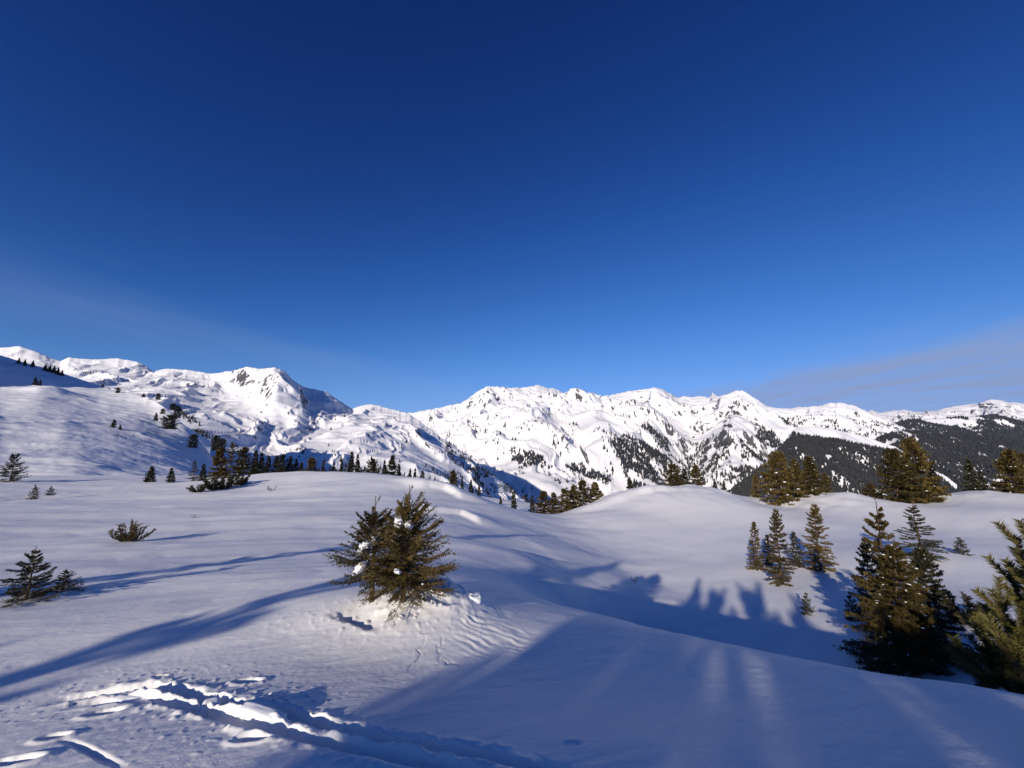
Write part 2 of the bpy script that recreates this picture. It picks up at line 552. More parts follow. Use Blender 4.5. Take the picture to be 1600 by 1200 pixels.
def ground_marks(X, Y):
    z = np.zeros_like(X)
    r = np.hypot(X, Y)
    near = r < 11
    x, y = X[near], Y[near]
    d = np.zeros_like(x)
    rag = fbm(x / 0.16, y / 0.16, 201, 3)
    lump = fbm(x / 0.07, y / 0.07, 221, 3)
    # the trench: two ruts with broken, steep walls
    for key, wd, dep in (('rut_a', 0.066, 0.12), ('rut_b', 0.060, 0.11)):
        dist, side, arc, L = seg_dist(x, y, MARKS[key])
        wloc = wd * (1 + 0.30 * rag)
        ends = sstep(0, 0.5, arc) * (1 - sstep(L - 0.3, L, arc) * 0.3)
        prof = 1 - sstep(wloc * 0.72, wloc * 1.10, dist)
        d -= dep * ends * prof * (0.82 + 0.30 * gnoise(arc / 0.22, side, 7))
        rim = smoothbump(dist - wloc * 1.35, 0.045)
        d += 0.018 * ends * rim * np.clip(0.6 + 1.2 * rag, 0, 2)
        d += 0.02 * ends * prof * lump
    # crumbs thrown out of the trench
    dist, side, arc, L = seg_dist(x, y, MARKS['rut_a'])
    crumb = np.clip(gnoise(x / 0.045, y / 0.045, 301) - 0.42, 0, 1) * np.exp(-dist / 0.24) * (dist > 0.1) * (1 - sstep(L * 0.50, L * 0.62, arc))
    d += 0.10 * crumb
    dist, side, arc, L = seg_dist(x, y, MARKS['scrape'])
    d -= 0.022 * (1 - sstep(0.008, 0.026, dist)) * np.sin(np.pi * np.clip(arc / L, 0, 1))
    sx, sy = math.sin(SUN_AZ), math.cos(SUN_AZ)
    for (px, py, a, b, dp) in MARKS['pits']:
        u = (x - px) * 0.97 + (y - py) * 0.24; v = -(x - px) * 0.24 + (y - py) * 0.97
        e = (u / a) ** 2 + (v / b) ** 2 + 0.4 * rag
        d -= dp * (1 - sstep(0.5, 1.2, e))
        d += dp * 0.25 * np.exp(-((np.sqrt(np.maximum(e, 0)) - 1.35) / 0.25) ** 2)
    # mound and well round the small spruces
    tx, ty, _ = MARKS['tree']; mx, my, _ = MARKS['mound']; wx, wy, _ = MARKS['well']
    d += 0.13 * np.exp(-(((x - tx - 0.1) / 1.0) ** 2 + ((y - ty) / 0.8) ** 2))
    e = ((x - mx) / 0.42) ** 2 + ((y - my - 0.30) / 0.42) ** 2 + 0.25 * rag
    d += 0.22 * np.exp(-np.maximum(e, 0) * 1.1)
    al = (x - wx) * sx + (y - wy) * sy; ac = (x - wx) * sy - (y - wy) * sx
    al = al + 0.03 * rag
    d -= 0.11 * sstep(-0.25, -0.10, al) * (1 - sstep(-0.08, 0.55, al)) * np.exp(-(ac / 0.30) ** 4)
    clod = np.clip(gnoise(x / 0.08, y / 0.08, 331) - 0.25, 0, 1) * np.exp(-(((x - tx) / 0.9) ** 2 + ((y - ty + 0.25) / 0.35) ** 2))
    d += 0.055 * clod
    # wind ripples in arcs beside the mound
    cx, cy, _ = MARKS['ripc']; ox, oy, _ = MARKS['ripo']
    rr = np.hypot(x - cx, (y - cy) * 0.8) + 0.10 * fbm(x / 0.6, y / 0.6, 401, 3)
    ph = rr / 0.085
    saw = ph - np.floor(ph)
    saw = np.where(saw < 0.75, saw / 0.75, (1 - saw) / 0.25)
    mask = np.exp(-(((x - ox) / 0.48) ** 2 + ((y - oy) / 0.60) ** 2) ** 1.5)
    d += 0.019 * (saw - 0.5) * mask * np.clip(0.7 + 0.9 * gnoise(x / 0.3, y / 0.3, 409), 0, 1.6)
    for pts in MARKS['cracks']:
        dist, side, arc, L = seg_dist(x, y, pts)
        d -= 0.009 * (1 - sstep(0.002, 0.009, dist)) * np.sin(np.pi * np.clip(arc / L, 0.04, 0.96)) ** 0.5
    z[near] += d
    mid = (r > 9) & (r < 75)
    x, y = X[mid], Y[mid]
    d = np.zeros_like(x)
    for key, hgt, wd in (('lip1', 0.42, 1.3), ('lip2', 0.26, 0.8), ('lip3', 0.5, 2.2)):
        dist, side, arc, L = seg_dist(x, y, MARKS[key])
        s = dist * side
        prof = np.where(s > 0, np.exp(-(s / (wd * 1.9)) ** 2), np.exp(-(s / (wd * 0.30)) ** 2))
        d += hgt * prof * sstep(0, L * 0.25, arc) * (1 - sstep(L * 0.8, L, arc))
    dist, side, arc, L = seg_dist(x, y, MARKS['old_a'])
    d -= 0.16 * (np.exp(-((dist - 0.55) / 0.28) ** 2)) * (1 - sstep(L * 0.6, L, arc))
    z[mid] += d
    return z


def ground_z(X, Y):
    X = np.atleast_1d(np.asarray(X, float)); Y = np.atleast_1d(np.asarray(Y, float))
    return ground_base(X, Y) + ground_detail(X, Y) + ground_marks(X, Y)


def gz(x, y):
    return float(ground_z(x, y)[0])


def build_ground():
    az = np.concatenate([np.radians(np.arange(-180, -60, 4.0)), np.radians(np.arange(-60, -54, 0.6)),
                         np.radians(np.linspace(-54, 54, 690)), np.radians(np.arange(54.6, 60, 0.6)), np.radians(np.arange(60, 180, 4.0))])
    rs = [0.25, 0.6, 1.0, 1.4, 1.8, 2.05]
    while rs[-1] < 90:
        q = rs[-1]
        rs.append(q + min(q * 0.0125, q * q / 900.0))
    rs += list(np.geomspace(92, 700, 50))
    rs = np.array(rs)
    A, R = np.meshgrid(az, rs)
    X, Y = R * np.sin(A), R * np.cos(A)
    Z = ground_z(X.ravel(), Y.ravel())
    me = mesh_from('ground', np.stack([X.ravel(), Y.ravel(), Z], -1), grid_faces(len(rs), len(az), True)[:, ::-1], True)
    o = add_obj('ground', me, MAT_SNOW)
    tag(o, 'wind-worked snow of the knoll, hollow and crest', kind='structure')
    return o


ground = build_ground()

# ------------------------------------------------------------------ hills and mountains
RANGES = {}


def mountain(name, label, lines, naz, nper, mat, back=(1.25, 0.5), amp=0.0, scale=300.0, skew=0.0, crest_amp=0.0, seed=1,
             rock_bias=0.0, rock_slope=(0.75, 1.1), rock_zone=None, extra=None, snow_bumps=0.0, bump_scale=120.0):
    """lines: contour lines from foot to crest, each a list of world points; a surface is drawn through them and carved"""
    L = [[azrz(p) for p in ln] for ln in lines]
    lo = max(min(q[0] for q in ln) for ln in L); hi = min(max(q[0] for q in ln) for ln in L)
    az = np.linspace(lo, hi, naz)
    rr, zz = [], []
    for ln in L:
        ln = sorted(ln)
        a = [q[0] for q in ln]
        rr.append(np.interp(az, a, [q[1] for q in ln])); zz.append(np.interp(az, a, [q[2] for q in ln]))
    # soften the corners of all lines but the crest
    ker = np.hanning(max(5, naz // 40) | 1); ker /= ker.sum(); pad = len(ker) // 2
    sm = lambda v: np.convolve(np.pad(v, pad, mode='edge'), ker, 'valid')
    for i in range(len(rr)):
        rr[i] = sm(rr[i])
        if i < len(rr) - 1:
            zz[i] = sm(zz[i])
    rc, zc = rr[-1], zz[-1]
    rr.append(rc * back[0]); zz.append(zc - (rc * (back[0] - 1)) * back[1])
    rr = np.array(rr); zz = np.array(zz)
    k = len(rr)
    rows_r, rows_z, rows_s = [], [], []
    for i in range(k - 1):
        n = nper if i < k - 2 else max(6, nper // 4)
        i0, i3 = max(i - 1, 0), min(i + 2, k - 1)
        for j in range(n):
            t = j / n
            r_ = rr[i] + (rr[i + 1] - rr[i]) * t
            # monotone-ish cubic in height
            m0 = (zz[i + 1] - zz[i0]) / np.maximum(rr[i + 1] - rr[i0], 1e-3) * (rr[i + 1] - rr[i])
            m1 = (zz[i3] - zz[i]) / np.maximum(rr[i3] - rr[i], 1e-3) * (rr[i + 1] - rr[i])
            if i + 1 == k - 2:
                m1 = (zz[i + 1] - zz[i]) * 1.15
            if i == k - 2:
                m0 = (zz[i + 1] - zz[i]) * 0.6; m1 = (zz[i + 1] - zz[i])
            h00 = 2 * t ** 3 - 3 * t * t + 1; h10 = t ** 3 - 2 * t * t + t; h01 = 1 - h00; h11 = t ** 3 - t * t
            rows_r.append(r_); rows_z.append(h00 * zz[i] + h10 * m0 + h01 * zz[i + 1] + h11 * m1)
            rows_s.append((i + t) / (k - 2))
    rows_r.append(rr[-1]); rows_z.append(zz[-1]); rows_s.append((k - 1) / (k - 2))
    R = np.array(rows_r); Z = np.array(rows_z); S = np.repeat(np.array(rows_s)[:, None], naz, 1)
    A = np.repeat(az[None, :], len(R), 0)
    X, Y = R * np.sin(A), R * np.cos(A)
    if amp:
        wx = X + scale * 0.35 * fbm(X / scale, Y / scale, seed + 5, 3); wy = Y + scale * 0.35 * fbm(X / scale + 9, Y / scale, seed + 6, 3)
        lat = wx - skew * wy
        env = np.clip(np.minimum(S / 0.25, (1.0 - S) / 0.16), 0, 1)
        env = np.where(S > 1, 0, env) * 0.9 + 0.1 * (S <= 1.05)
        g = ridged(lat / scale, wy / (scale * 2.6), seed, 5) - 0.95
        g2 = ridged((lat + 0.3 * scale * gnoise(wx / scale * 2, wy / scale * 2, seed + 8)) / (scale * 0.27), wy / (scale * 1.7), seed + 9, 3) - 0.8
        Z = Z + amp * env * g + amp * 0.24 * g2 * np.clip(env + 0.12, 0, 1)
    if snow_bumps:
        Z = Z + snow_bumps * fbm(X / bump_scale, Y / bump_scale, seed + 40, 5) * np.clip((1 - S) / 0.1, 0.05, 1)
    if crest_amp:
        cn = fbm(az * 60, az * 0 + seed, seed + 70, 4, 0.6) * crest_amp
        Z = Z + cn[None, :] * np.exp(-((S - 1) / 0.12) ** 2)
    if extra is not None:
        Z = Z + extra(X, Y, S, A)
    PX, PY = project(X, Y, Z)
    # bare rock where the ground is steep, broken by noise
    dXa = np.gradient(X, axis=1); dYa = np.gradient(Y, axis=1); dZa = np.gradient(Z, axis=1)
    dXr = np.gradient(X, axis=0); dYr = np.gradient(Y, axis=0); dZr = np.gradient(Z, axis=0)
    nx = dYa * dZr - dZa * dYr; ny = dZa * dXr - dXa * dZr; nz = dXa * dYr - dYa * dXr
    steep = np.hypot(nx, ny) / np.maximum(np.abs(nz), 1e-6)
    rock = sstep(rock_slope[0], rock_slope[1], steep) * 0.55 + rock_bias
    if rock_zone is not None:
        rock = rock + rock_zone(PX, PY, S)
    me = mesh_from(name, np.stack([X.ravel(), Y.ravel(), Z.ravel()], -1), grid_faces(len(R), naz)[:, ::-1], True)
    at = me.attributes.new('rock', 'FLOAT', 'POINT')
    at.data.foreach_set('value', np.clip(rock, -1, 1).astype(np.float32).ravel())
    o = add_obj(name, me, mat)
    tag(o, label, kind='structure')
    RANGES[label] = (X, Y, Z, PX, PY, S)
    return o


def pl(pts):
    return [P(*p) for p in pts]


def A_(az, r, z):
    a = math.radians(az)
    return np.array((r * math.sin(a), r * math.cos(a), z + EYE))


# hill on the left with wind crust and single trees
mountain('hill', 'wind-scoured snow hill rising behind the crest on the left',
         [[A_(-80, 60, -6), A_(-62, 75, -6)] + pl([(0, 775, 52), (200, 775, 52), (330, 775, 54), (420, 790, 56), (560, 830, 58)]),
          [A_(-80, 120, 2), A_(-62, 130, 1)] + pl([(0, 722, 80), (120, 722, 88), (230, 738, 96), (330, 757, 98), (420, 785, 100), (560, 835, 104)]),
          [A_(-80, 190, 14), A_(-62, 200, 15)] + pl([(0, 668, 122), (100, 664, 142), (190, 674, 160), (260, 702, 152), (330, 735, 146), (420, 795, 140), (560, 840, 140)]),
          [A_(-80, 250, 22), A_(-62, 270, 28)] + pl([(0, 632, 160), (60, 629, 172), (150, 636, 196), (220, 648, 202), (270, 680, 186), (330, 722, 170), (420, 798, 160), (560, 845, 160)]),
          [A_(-80, 300, 30), A_(-62, 320, 36)] + pl([(0, 606, 190), (60, 603, 208), (100, 606, 220), (150, 609, 232), (190, 613, 236), (230, 621, 232), (255, 635, 218), (285, 662, 206), (330, 712, 192), (420, 800, 180), (560, 850, 180)])],
         520, 60, MAT_HILL, back=(1.3, 0.45), snow_bumps=0.6, bump_scale=30.0, seed=3, rock_bias=-0.6,
         extra=lambda X, Y, S, A: 3.0 * np.exp(-((X + 232) / 7) ** 2 - ((Y - 200) / 9) ** 2)
         + 0.10 * fbm((X * 0.9 + Y * 0.4) / 4.2, (Y * 0.9 - X * 0.4) / 1.9, 81, 4) + 0.42 * ridged((X * 0.8 + Y * 0.6) / 40 + 0.4 * gnoise(X / 15, Y / 15, 84), (Y * 0.8 - X * 0.6) / 13, 85, 4, 0.45))

# ridge in shade behind it
mountain('hill', 'blue shaded snow ridge with a few trees at the left edge',
         [[A_(-64, 470, -10)] + pl([(0, 690, 350), (170, 700, 350), (330, 720, 350)]),
          [A_(-64, 590, 90)] + pl([(0, 585, 420), (90, 605, 415), (170, 630, 410), (330, 700, 400)]),
          [A_(-64, 640, 150)] + pl([(0, 555, 470), (40, 567, 466), (90, 581, 462), (130, 594, 458), (170, 607, 454), (230, 632, 446), (330, 690, 440)])],
         260, 40, MAT_HILL, back=(1.4, 0.6), snow_bumps=2.0, bump_scale=60.0, seed=8, rock_bias=-0.6)
# the hill beyond the left edge whose shadow lies on that ridge
mountain('hill', 'broad snow shoulder beyond the left edge of the view',
         [[A_(-92, 420, 10), A_(-76, 460, 10), A_(-62, 540, 20)],
          [A_(-92, 560, 60), A_(-80, 600, 130), A_(-72, 610, 130), A_(-62, 640, 70)],
          [A_(-92, 640, 90), A_(-80, 690, 205), A_(-72, 690, 205), A_(-62, 700, 100)]],
         80, 20, MAT_HILL, back=(1.5, 0.5), snow_bumps=5.0, bump_scale=90.0, seed=9, rock_bias=-0.6)


def left_rock(PX, PY, S):
    z = np.zeros_like(PX)
    for cx, cy, w, h, a in [(300, 592, 35, 10, .34), (380, 592, 30, 12, .30), (470, 618, 22, 14, .22), (240, 572, 8, 6, .3), (478, 670, 20, 10, .32), (660, 690, 50, 30, .12), (310, 660, 30, 22, .25)]:
        z += a * np.exp(-((PX - cx) / w) ** 2 - ((PY - cy) / h) ** 2)
    return z


def left_extra(X, Y, S, A):
    PX, PY = project(X, Y, np.zeros_like(X))
    # buttress below the steep summit: its far side stays in shade
    cx = 456 + 10 * (1 - S) * 4
    px = 800 + F_PX * X / (Y * CT + 0.08 * Y * ST)
    return 60 * np.exp(-np.where(px < cx, ((px - cx) / 60) ** 2, ((px - cx) / 11) ** 2)) * np.clip((S - 0.55) / 0.2, 0, 1) * np.clip((0.985 - S) / 0.16, 0, 1)


mountain('mountain', 'white rounded massif with steep dark-sided summit on the left',
         [pl([(-260, 720, 520), (0, 720, 520), (200, 730, 500), (400, 765, 480), (600, 790, 500), (760, 830, 520), (860, 860, 540)]),
          pl([(-260, 650, 800), (0, 655, 800), (150, 650, 800), (300, 675, 780), (420, 712, 740), (560, 715, 740), (680, 745, 740), (760, 785, 760), (860, 840, 780)]),
          pl([(-260, 610, 1150), (0, 615, 1150), (150, 600, 1150), (260, 615, 1150), (350, 640, 1100), (450, 668, 1050), (560, 672, 1000), (640, 690, 960), (700, 728, 940), (770, 775, 940), (860, 830, 940)]),
          pl([(-260, 575, 1500), (0, 580, 1500), (150, 582, 1500), (260, 595, 1450), (350, 612, 1400), (430, 612, 1300), (470, 642, 1350), (560, 652, 1300), (620, 664, 1150), (680, 690, 1100), (740, 735, 1060), (800, 780, 1040), (860, 815, 1040)]),
          pl([(-260, 556, 1800), (-60, 548, 1800), (0, 543, 1800), (30, 541, 1800), (50, 546, 1780), (80, 559, 1780), (95, 563, 1780), (108, 558, 1780), (140, 561, 1780), (185, 560, 1780), (215, 565, 1750), (225, 570, 1720), (240, 580, 1720), (262, 576, 1700),
              (290, 577, 1680), (330, 583, 1650), (360, 580, 1600), (385, 573, 1560), (405, 576, 1540), (430, 574, 1520), (447, 581, 1540), (458, 594, 1580), (475, 604, 1650), (508, 611, 1700), (518, 616, 1700), (530, 626, 1720), (550, 638, 1740), (562, 634, 1640), (580, 631, 1600), (605, 637, 1500), (640, 647, 1400),
              (680, 676, 1260), (720, 704, 1200), (760, 735, 1160), (800, 765, 1140), (860, 808, 1140)])],
         900, 46, MAT_MTN, back=(1.3, 0.5), amp=15, scale=190.0, skew=-0.35, crest_amp=2.0, seed=21, snow_bumps=3.5, bump_scale=150.0,
         rock_bias=-0.06, rock_slope=(0.8, 1.4), rock_zone=left_rock, extra=left_extra)


def mid_rock(PX, PY, S):
    z = np.zeros_like(PX)
    for cx, cy, w, h, a in [(1115, 700, 55, 45, .40), (1150, 640, 30, 20, .10), (1010, 630, 40, 18, .12), (760, 622, 25, 16, .16), (860, 680, 30, 40, .06), (1180, 690, 30, 40, .22), (900, 720, 80, 20, .05), (1080, 740, 40, 20, .2)]:
        z += a * np.exp(-((PX - cx) / w) ** 2 - ((PY - cy) / h) ** 2)
    return z


def spur(X, Y, p0, p1, h, wl, wr):
    """long rib from p0 (high) to p1 (low) on the ground plan"""
    dist, side, arc, L = seg_dist(X, Y, [p0[:2], p1[:2]])
    w = np.where(side > 0, wl, wr)
    return h * np.exp(-(dist / w) ** 2) * sstep(0, 0.25 * L, arc) * (1 - 0.6 * sstep(0.7 * L, L, arc))


def mid_extra(X, Y, S, A):
    z = spur(X, Y, P(880, 640, 4100), P(1010, 740, 2300), 190, 330, 210)
    z += spur(X, Y, P(980, 655, 3900), P(1075, 715, 2700), 120, 260, 150)
    z += spur(X, Y, P(765, 625, 3900), P(900, 740, 2300), 110, 300, 170)
    z += spur(X, Y, P(1190, 660, 3900), P(1130, 760, 2400), 160, 240, 300)
    z -= spur(X, Y, P(1075, 690, 3400), P(1085, 770, 2100), 150, 160, 160)
    return z * np.clip((1 - S) / 0.15, 0, 1)


mountain('mountain', 'long white mountain chain across the middle of the view',
         [pl([(540, 900, 1000), (700, 900, 1000), (900, 900, 1000), (1100, 900, 1000), (1300, 900, 1000), (1460, 900, 1000)]),
          pl([(540, 775, 2200), (700, 748, 2200), (800, 752, 2100), (900, 760, 2100), (1000, 775, 2100), (1080, 790, 2000), (1200, 785, 2100), (1300, 780, 2100), (1460, 780, 2200)]),
          pl([(540, 700, 3200), (640, 678, 3200), (700, 678, 3200), (760, 664, 3200), (850, 658, 3200), (900, 670, 3250), (960, 672, 3300), (1020, 664, 3400), (1080, 680, 3500), (1150, 668, 3300), (1200, 688, 3200), (1300, 664, 3300), (1460, 690, 3300)]),
          pl([(540, 668, 3800), (640, 656, 3800), (700, 650, 3800), (760, 630, 3750), (850, 626, 3850), (900, 636, 3900), (960, 634, 3950), (1020, 628, 4000), (1080, 643, 4100), (1150, 632, 3900), (1200, 658, 3800), (1300, 646, 3800), (1460, 690, 3800)]),
          pl([(540, 652, 4200), (640, 645, 4300), (680, 637, 4350), (705, 632, 4400), (720, 630, 4350), (738, 617, 4250), (752, 607, 4220), (760, 603, 4200), (775, 604, 4250), (800, 606, 4400), (825, 605, 4450), (840, 601, 4500), (855, 605, 4500), (868, 606, 4500), (885, 616, 4520), (905, 617, 4600), (925, 613, 4600),
              (942, 618, 4700), (965, 614, 4700), (990, 609, 4700), (1010, 608, 4650), (1022, 604, 4600), (1038, 609, 4650), (1058, 620, 4800), (1075, 619, 4800), (1100, 619, 4700), (1109, 620, 4620), (1113, 612, 4600), (1122, 619, 4600), (1135, 615, 4500), (1150, 608, 4400), (1165, 613, 4350), (1180, 622, 4300),
              (1200, 635, 4300), (1225, 638, 4300), (1250, 636, 4300), (1285, 632, 4300), (1312, 628, 4300), (1330, 632, 4300), (1350, 640, 4300), (1375, 652, 4300), (1400, 662, 4300), (1460, 690, 4300)])],
         1100, 54, MAT_FAR, back=(1.2, 0.5), amp=80, scale=480.0, skew=-0.55, crest_amp=7.0, seed=45, snow_bumps=4.0, bump_scale=300.0,
         rock_bias=-0.2, rock_slope=(0.8, 1.6), rock_zone=mid_rock, extra=mid_extra)

mountain('mountain', 'low distant white range at the right horizon',
         [pl([(1280, 720, 5200), (1400, 715, 5200), (1500, 710, 5200), (1780, 715, 5200)]),
          pl([(1280, 665, 7200), (1400, 659, 7200), (1500, 655, 7200), (1560, 650, 7200), (1780, 660, 7200)]),
          pl([(1280, 655, 8600), (1340, 648, 8600), (1362, 640, 8600), (1372, 644, 8600), (1410, 640, 8600), (1440, 644, 8600), (1460, 641, 8600), (1480, 636, 8600), (1510, 631, 8600), (1530, 629, 8600), (1548, 623, 8600), (1562, 624, 8600), (1575, 628, 8600), (1600, 630, 8600), (1700, 636, 8600), (1780, 634, 8600)])],
         360, 40, MAT_FAR, back=(1.2, 0.4), amp=110, scale=800.0, skew=0.3, crest_amp=8.0, seed=63, snow_bumps=24.0, bump_scale=400.0, rock_bias=-0.04, rock_slope=(0.55, 1.1))
mountain('hill', 'dark wooded ridge with clearings before the distant range',
         [pl([(1330, 740, 3400), (1500, 740, 3400), (1780, 740, 3400)]),
          pl([(1330, 672, 4600), (1400, 660, 4600), (1420, 656, 4600), (1480, 653, 4600), (1555, 649, 4600), (1580, 655, 4600), (1620, 664, 4600), (1780, 676, 4600)])],
         240, 60, MAT_FAR, back=(1.2, 0.4), amp=40, scale=600.0, seed=71, snow_bumps=8, bump_scale=300.0, rock_bias=-0.4)
mountain('hill', 'broad forested ridge at the right below the distant range',
         [pl([(1290, 900, 1150), (1450, 900, 1150), (1780, 900, 1150)]),
          pl([(1290, 760, 1900), (1450, 750, 1900), (1780, 750, 1900)]),
          pl([(1290, 705, 2600), (1370, 684, 2600), (1405, 671, 2600), (1450, 675, 2600), (1525, 678, 2600), (1600, 688, 2500), (1780, 700, 2400)])],
         300, 60, MAT_FAR, back=(1.25, 0.4), amp=45, scale=420.0, seed=77, snow_bumps=6, bump_scale=160.0, rock_bias=-0.4)
mountain('hill', 'steep forested spur with a white top in the valley',
         [pl([(1100, 960, 800), (1250, 950, 800), (1400, 930, 800), (1520, 920, 800)]),
          pl([(1100, 850, 1150), (1200, 810, 1150), (1280, 780, 1150), (1400, 790, 1150), (1520, 820, 1150)]),
          pl([(1100, 800, 1500), (1170, 757, 1500), (1215, 705, 1500), (1245, 690, 1500), (1320, 700, 1500), (1400, 725, 1450), (1520, 780, 1400)]),
          pl([(1100, 795, 1650), (1170, 752, 1650), (1205, 716, 1650), (1225, 690, 1680), (1238, 672, 1700), (1255, 664, 1720), (1300, 670, 1700), (1350, 681, 1650), (1400, 698, 1600), (1440, 725, 1560), (1520, 775, 1550)])],
         420, 46, MAT_MTN, back=(1.25, 0.5), amp=30, scale=260.0, skew=0.2, seed=83, snow_bumps=6, bump_scale=110.0, rock_bias=-0.2)
# valley floor under it all, out to the horizon
def build_valley():
    az = np.radians(np.linspace(0, 360, 97)[:-1]); rs = np.geomspace(300, 12500, 40)
    A, R = np.meshgrid(az, rs)
    X, Y = R * np.sin(A), R * np.cos(A)
    Z = -330 + 40 * fbm(X / 900, Y / 900, 5, 4)
    o = add_obj('valley_floor', mesh_from('valley_floor', np.stack([X.ravel(), Y.ravel(), Z.ravel()], -1), grid_faces(40, 96, True)[:, ::-1], True), MAT_MTN)
    tag(o, 'snow-covered valley floor between the ranges', kind='structure')
build_valley()

# ------------------------------------------------------------------ plants: materials
def needle_material(name, c0, c1, scale=9.0):
    m, n, l, b = principled(name, c0, 0.6, 0.25)
    tc = n.new('ShaderNodeTexCoord')
    nz = noise_tex(n, l, scale, 3, 0.6, tc.outputs['Object'])
    info = n.new('ShaderNodeObjectInfo')
    f = math_node(n, l, 'ADD', nz.outputs['Fac'], math_node(n, l, 'MULTIPLY', math_node(n, l, 'SUBTRACT', info.outputs['Random'], 0.5), 0.35))
    ramp = n.new('ShaderNodeValToRGB')
    ramp.color_ramp.elements[0].position = 0.3; ramp.color_ramp.elements[1].position = 0.72
    ramp.color_ramp.elements[0].color = (*c0, 1); ramp.color_ramp.elements[1].color = (*c1, 1)
    l.new(f, ramp.inputs['Fac'])
    l.new(ramp.outputs[0], b.inputs['Base Color'])
    return m


def bark_material():
    m, n, l, b = principled('bark', (0.12, 0.08, 0.05), 0.85, 0.15)
    tc = n.new('ShaderNodeTexCoord')
    nz = noise_tex(n, l, 14.0, 5, 0.65, tc.outputs['Object'], (1, 1, 0.25))
    ramp = n.new('ShaderNodeValToRGB')
    ramp.color_ramp.elements[0].position = 0.35; ramp.color_ramp.elements[1].position = 0.7
    ramp.color_ramp.elements[0].color = (0.05, 0.034, 0.022, 1); ramp.color_ramp.elements[1].color = (0.17, 0.115, 0.07, 1)
    l.new(nz.outputs['Fac'], ramp.inputs['Fac'])
    l.new(ramp.outputs[0], b.inputs['Base Color'])
    bp = n.new('ShaderNodeBump'); bp.inputs['Strength'].default_value = 0.6; bp.inputs['Distance'].default_value = 0.01
    l.new(nz.outputs['Fac'], bp.inputs['Height']); l.new(bp.outputs[0], b.inputs['Normal'])
    return m


MAT_NEEDLE = needle_material('spruce_needles', (0.040, 0.031, 0.009), (0.120, 0.082, 0.022))
MAT_NEEDLE_DARK = needle_material('dark_spruce_needles', (0.022, 0.024, 0.014), (0.048, 0.044, 0.020))  # dark foliage; on two shaded spruces it puts shade into the colour
MAT_PINE = needle_material('pine_needles', (0.044, 0.048, 0.013), (0.125, 0.106, 0.028))
MAT_FOREST = needle_material('forest_needles', (0.018, 0.020, 0.023), (0.038, 0.040, 0.041), 0.05)
MAT_BARK = bark_material()
MAT_CLUMP, _n, _l, _b = principled('clump_snow', (0.88, 0.89, 0.91), 0.6, 0.2)
_nz = noise_tex(_n, _l, 30.0, 4, 0.6, _n.new('ShaderNodeNewGeometry').outputs['Position'])
_bp = _n.new('ShaderNodeBump'); _bp.inputs['Strength'].default_value = 0.3; _bp.inputs['Distance'].default_value = 0.004
_l.new(_nz.outputs['Fac'], _bp.inputs['Height']); _l.new(_bp.outputs[0], _b.inputs['Normal'])


# ------------------------------------------------------------------ plants: generators (unit height, base at the origin)
def unit(v):
    return v / np.maximum(np.linalg.norm(v, axis=-1, keepdims=True), 1e-9)


def brush(rng, B, D, Ln, k, nlen, wn, fwd=0.55):
    """needles round twigs: twig bases B, directions D, lengths Ln; k needles per twig"""
    n = len(B)
    t = rng.random((n, k)) ** 0.9
    rad = rng.normal(size=(n, k, 3))
    rad = unit(rad - (rad * D[:, None]).sum(-1, keepdims=True) * D[:, None])
    base = B[:, None] + D[:, None] * (Ln[:, None] * t)[..., None]
    ln = nlen * (0.7 + 0.6 * rng.random((n, k, 1)))
    apex = base + ln * (fwd * D[:, None] + math.sqrt(max(0, 1 - fwd * fwd)) * rad)
    off = D[:, None] * wn
    V = np.stack([base - off, base + off, apex], 2).reshape(-1, 3)
    return V


def tubes(paths, radii, sides=3):
    """paths: list of (m,3) arrays; radii: list of (m,) arrays -> verts, quads"""
    V, Fc = [], []
    base = 0
    ang = np.arange(sides) * 2 * math.pi / sides
    for p, r in zip(paths, radii):
        d = np.gradient(p, axis=0); d = unit(d)
        ref = np.where(np.abs(d[:, 2:3]) > 0.9, np.array([[1.0, 0, 0]]), np.array([[0, 0, 1.0]]))
        a = unit(np.cross(d, ref)); b = np.cross(d, a)
        ring = p[:, None] + r[:, None, None] * (np.cos(ang)[None, :, None] * a[:, None] + np.sin(ang)[None, :, None] * b[:, None])
        V.append(ring.reshape(-1, 3))
        m = len(p)
        i = np.arange(m - 1)[:, None] * sides; j = np.arange(sides)[None]
        j2 = (j + 1) % sides
        Fc.append((base + np.stack([i + j, i + j2, i + sides + j2, i + sides + j], -1)).reshape(-1, 4))
        base += m * sides
    return np.concatenate(V), np.concatenate(Fc)


_ico = None


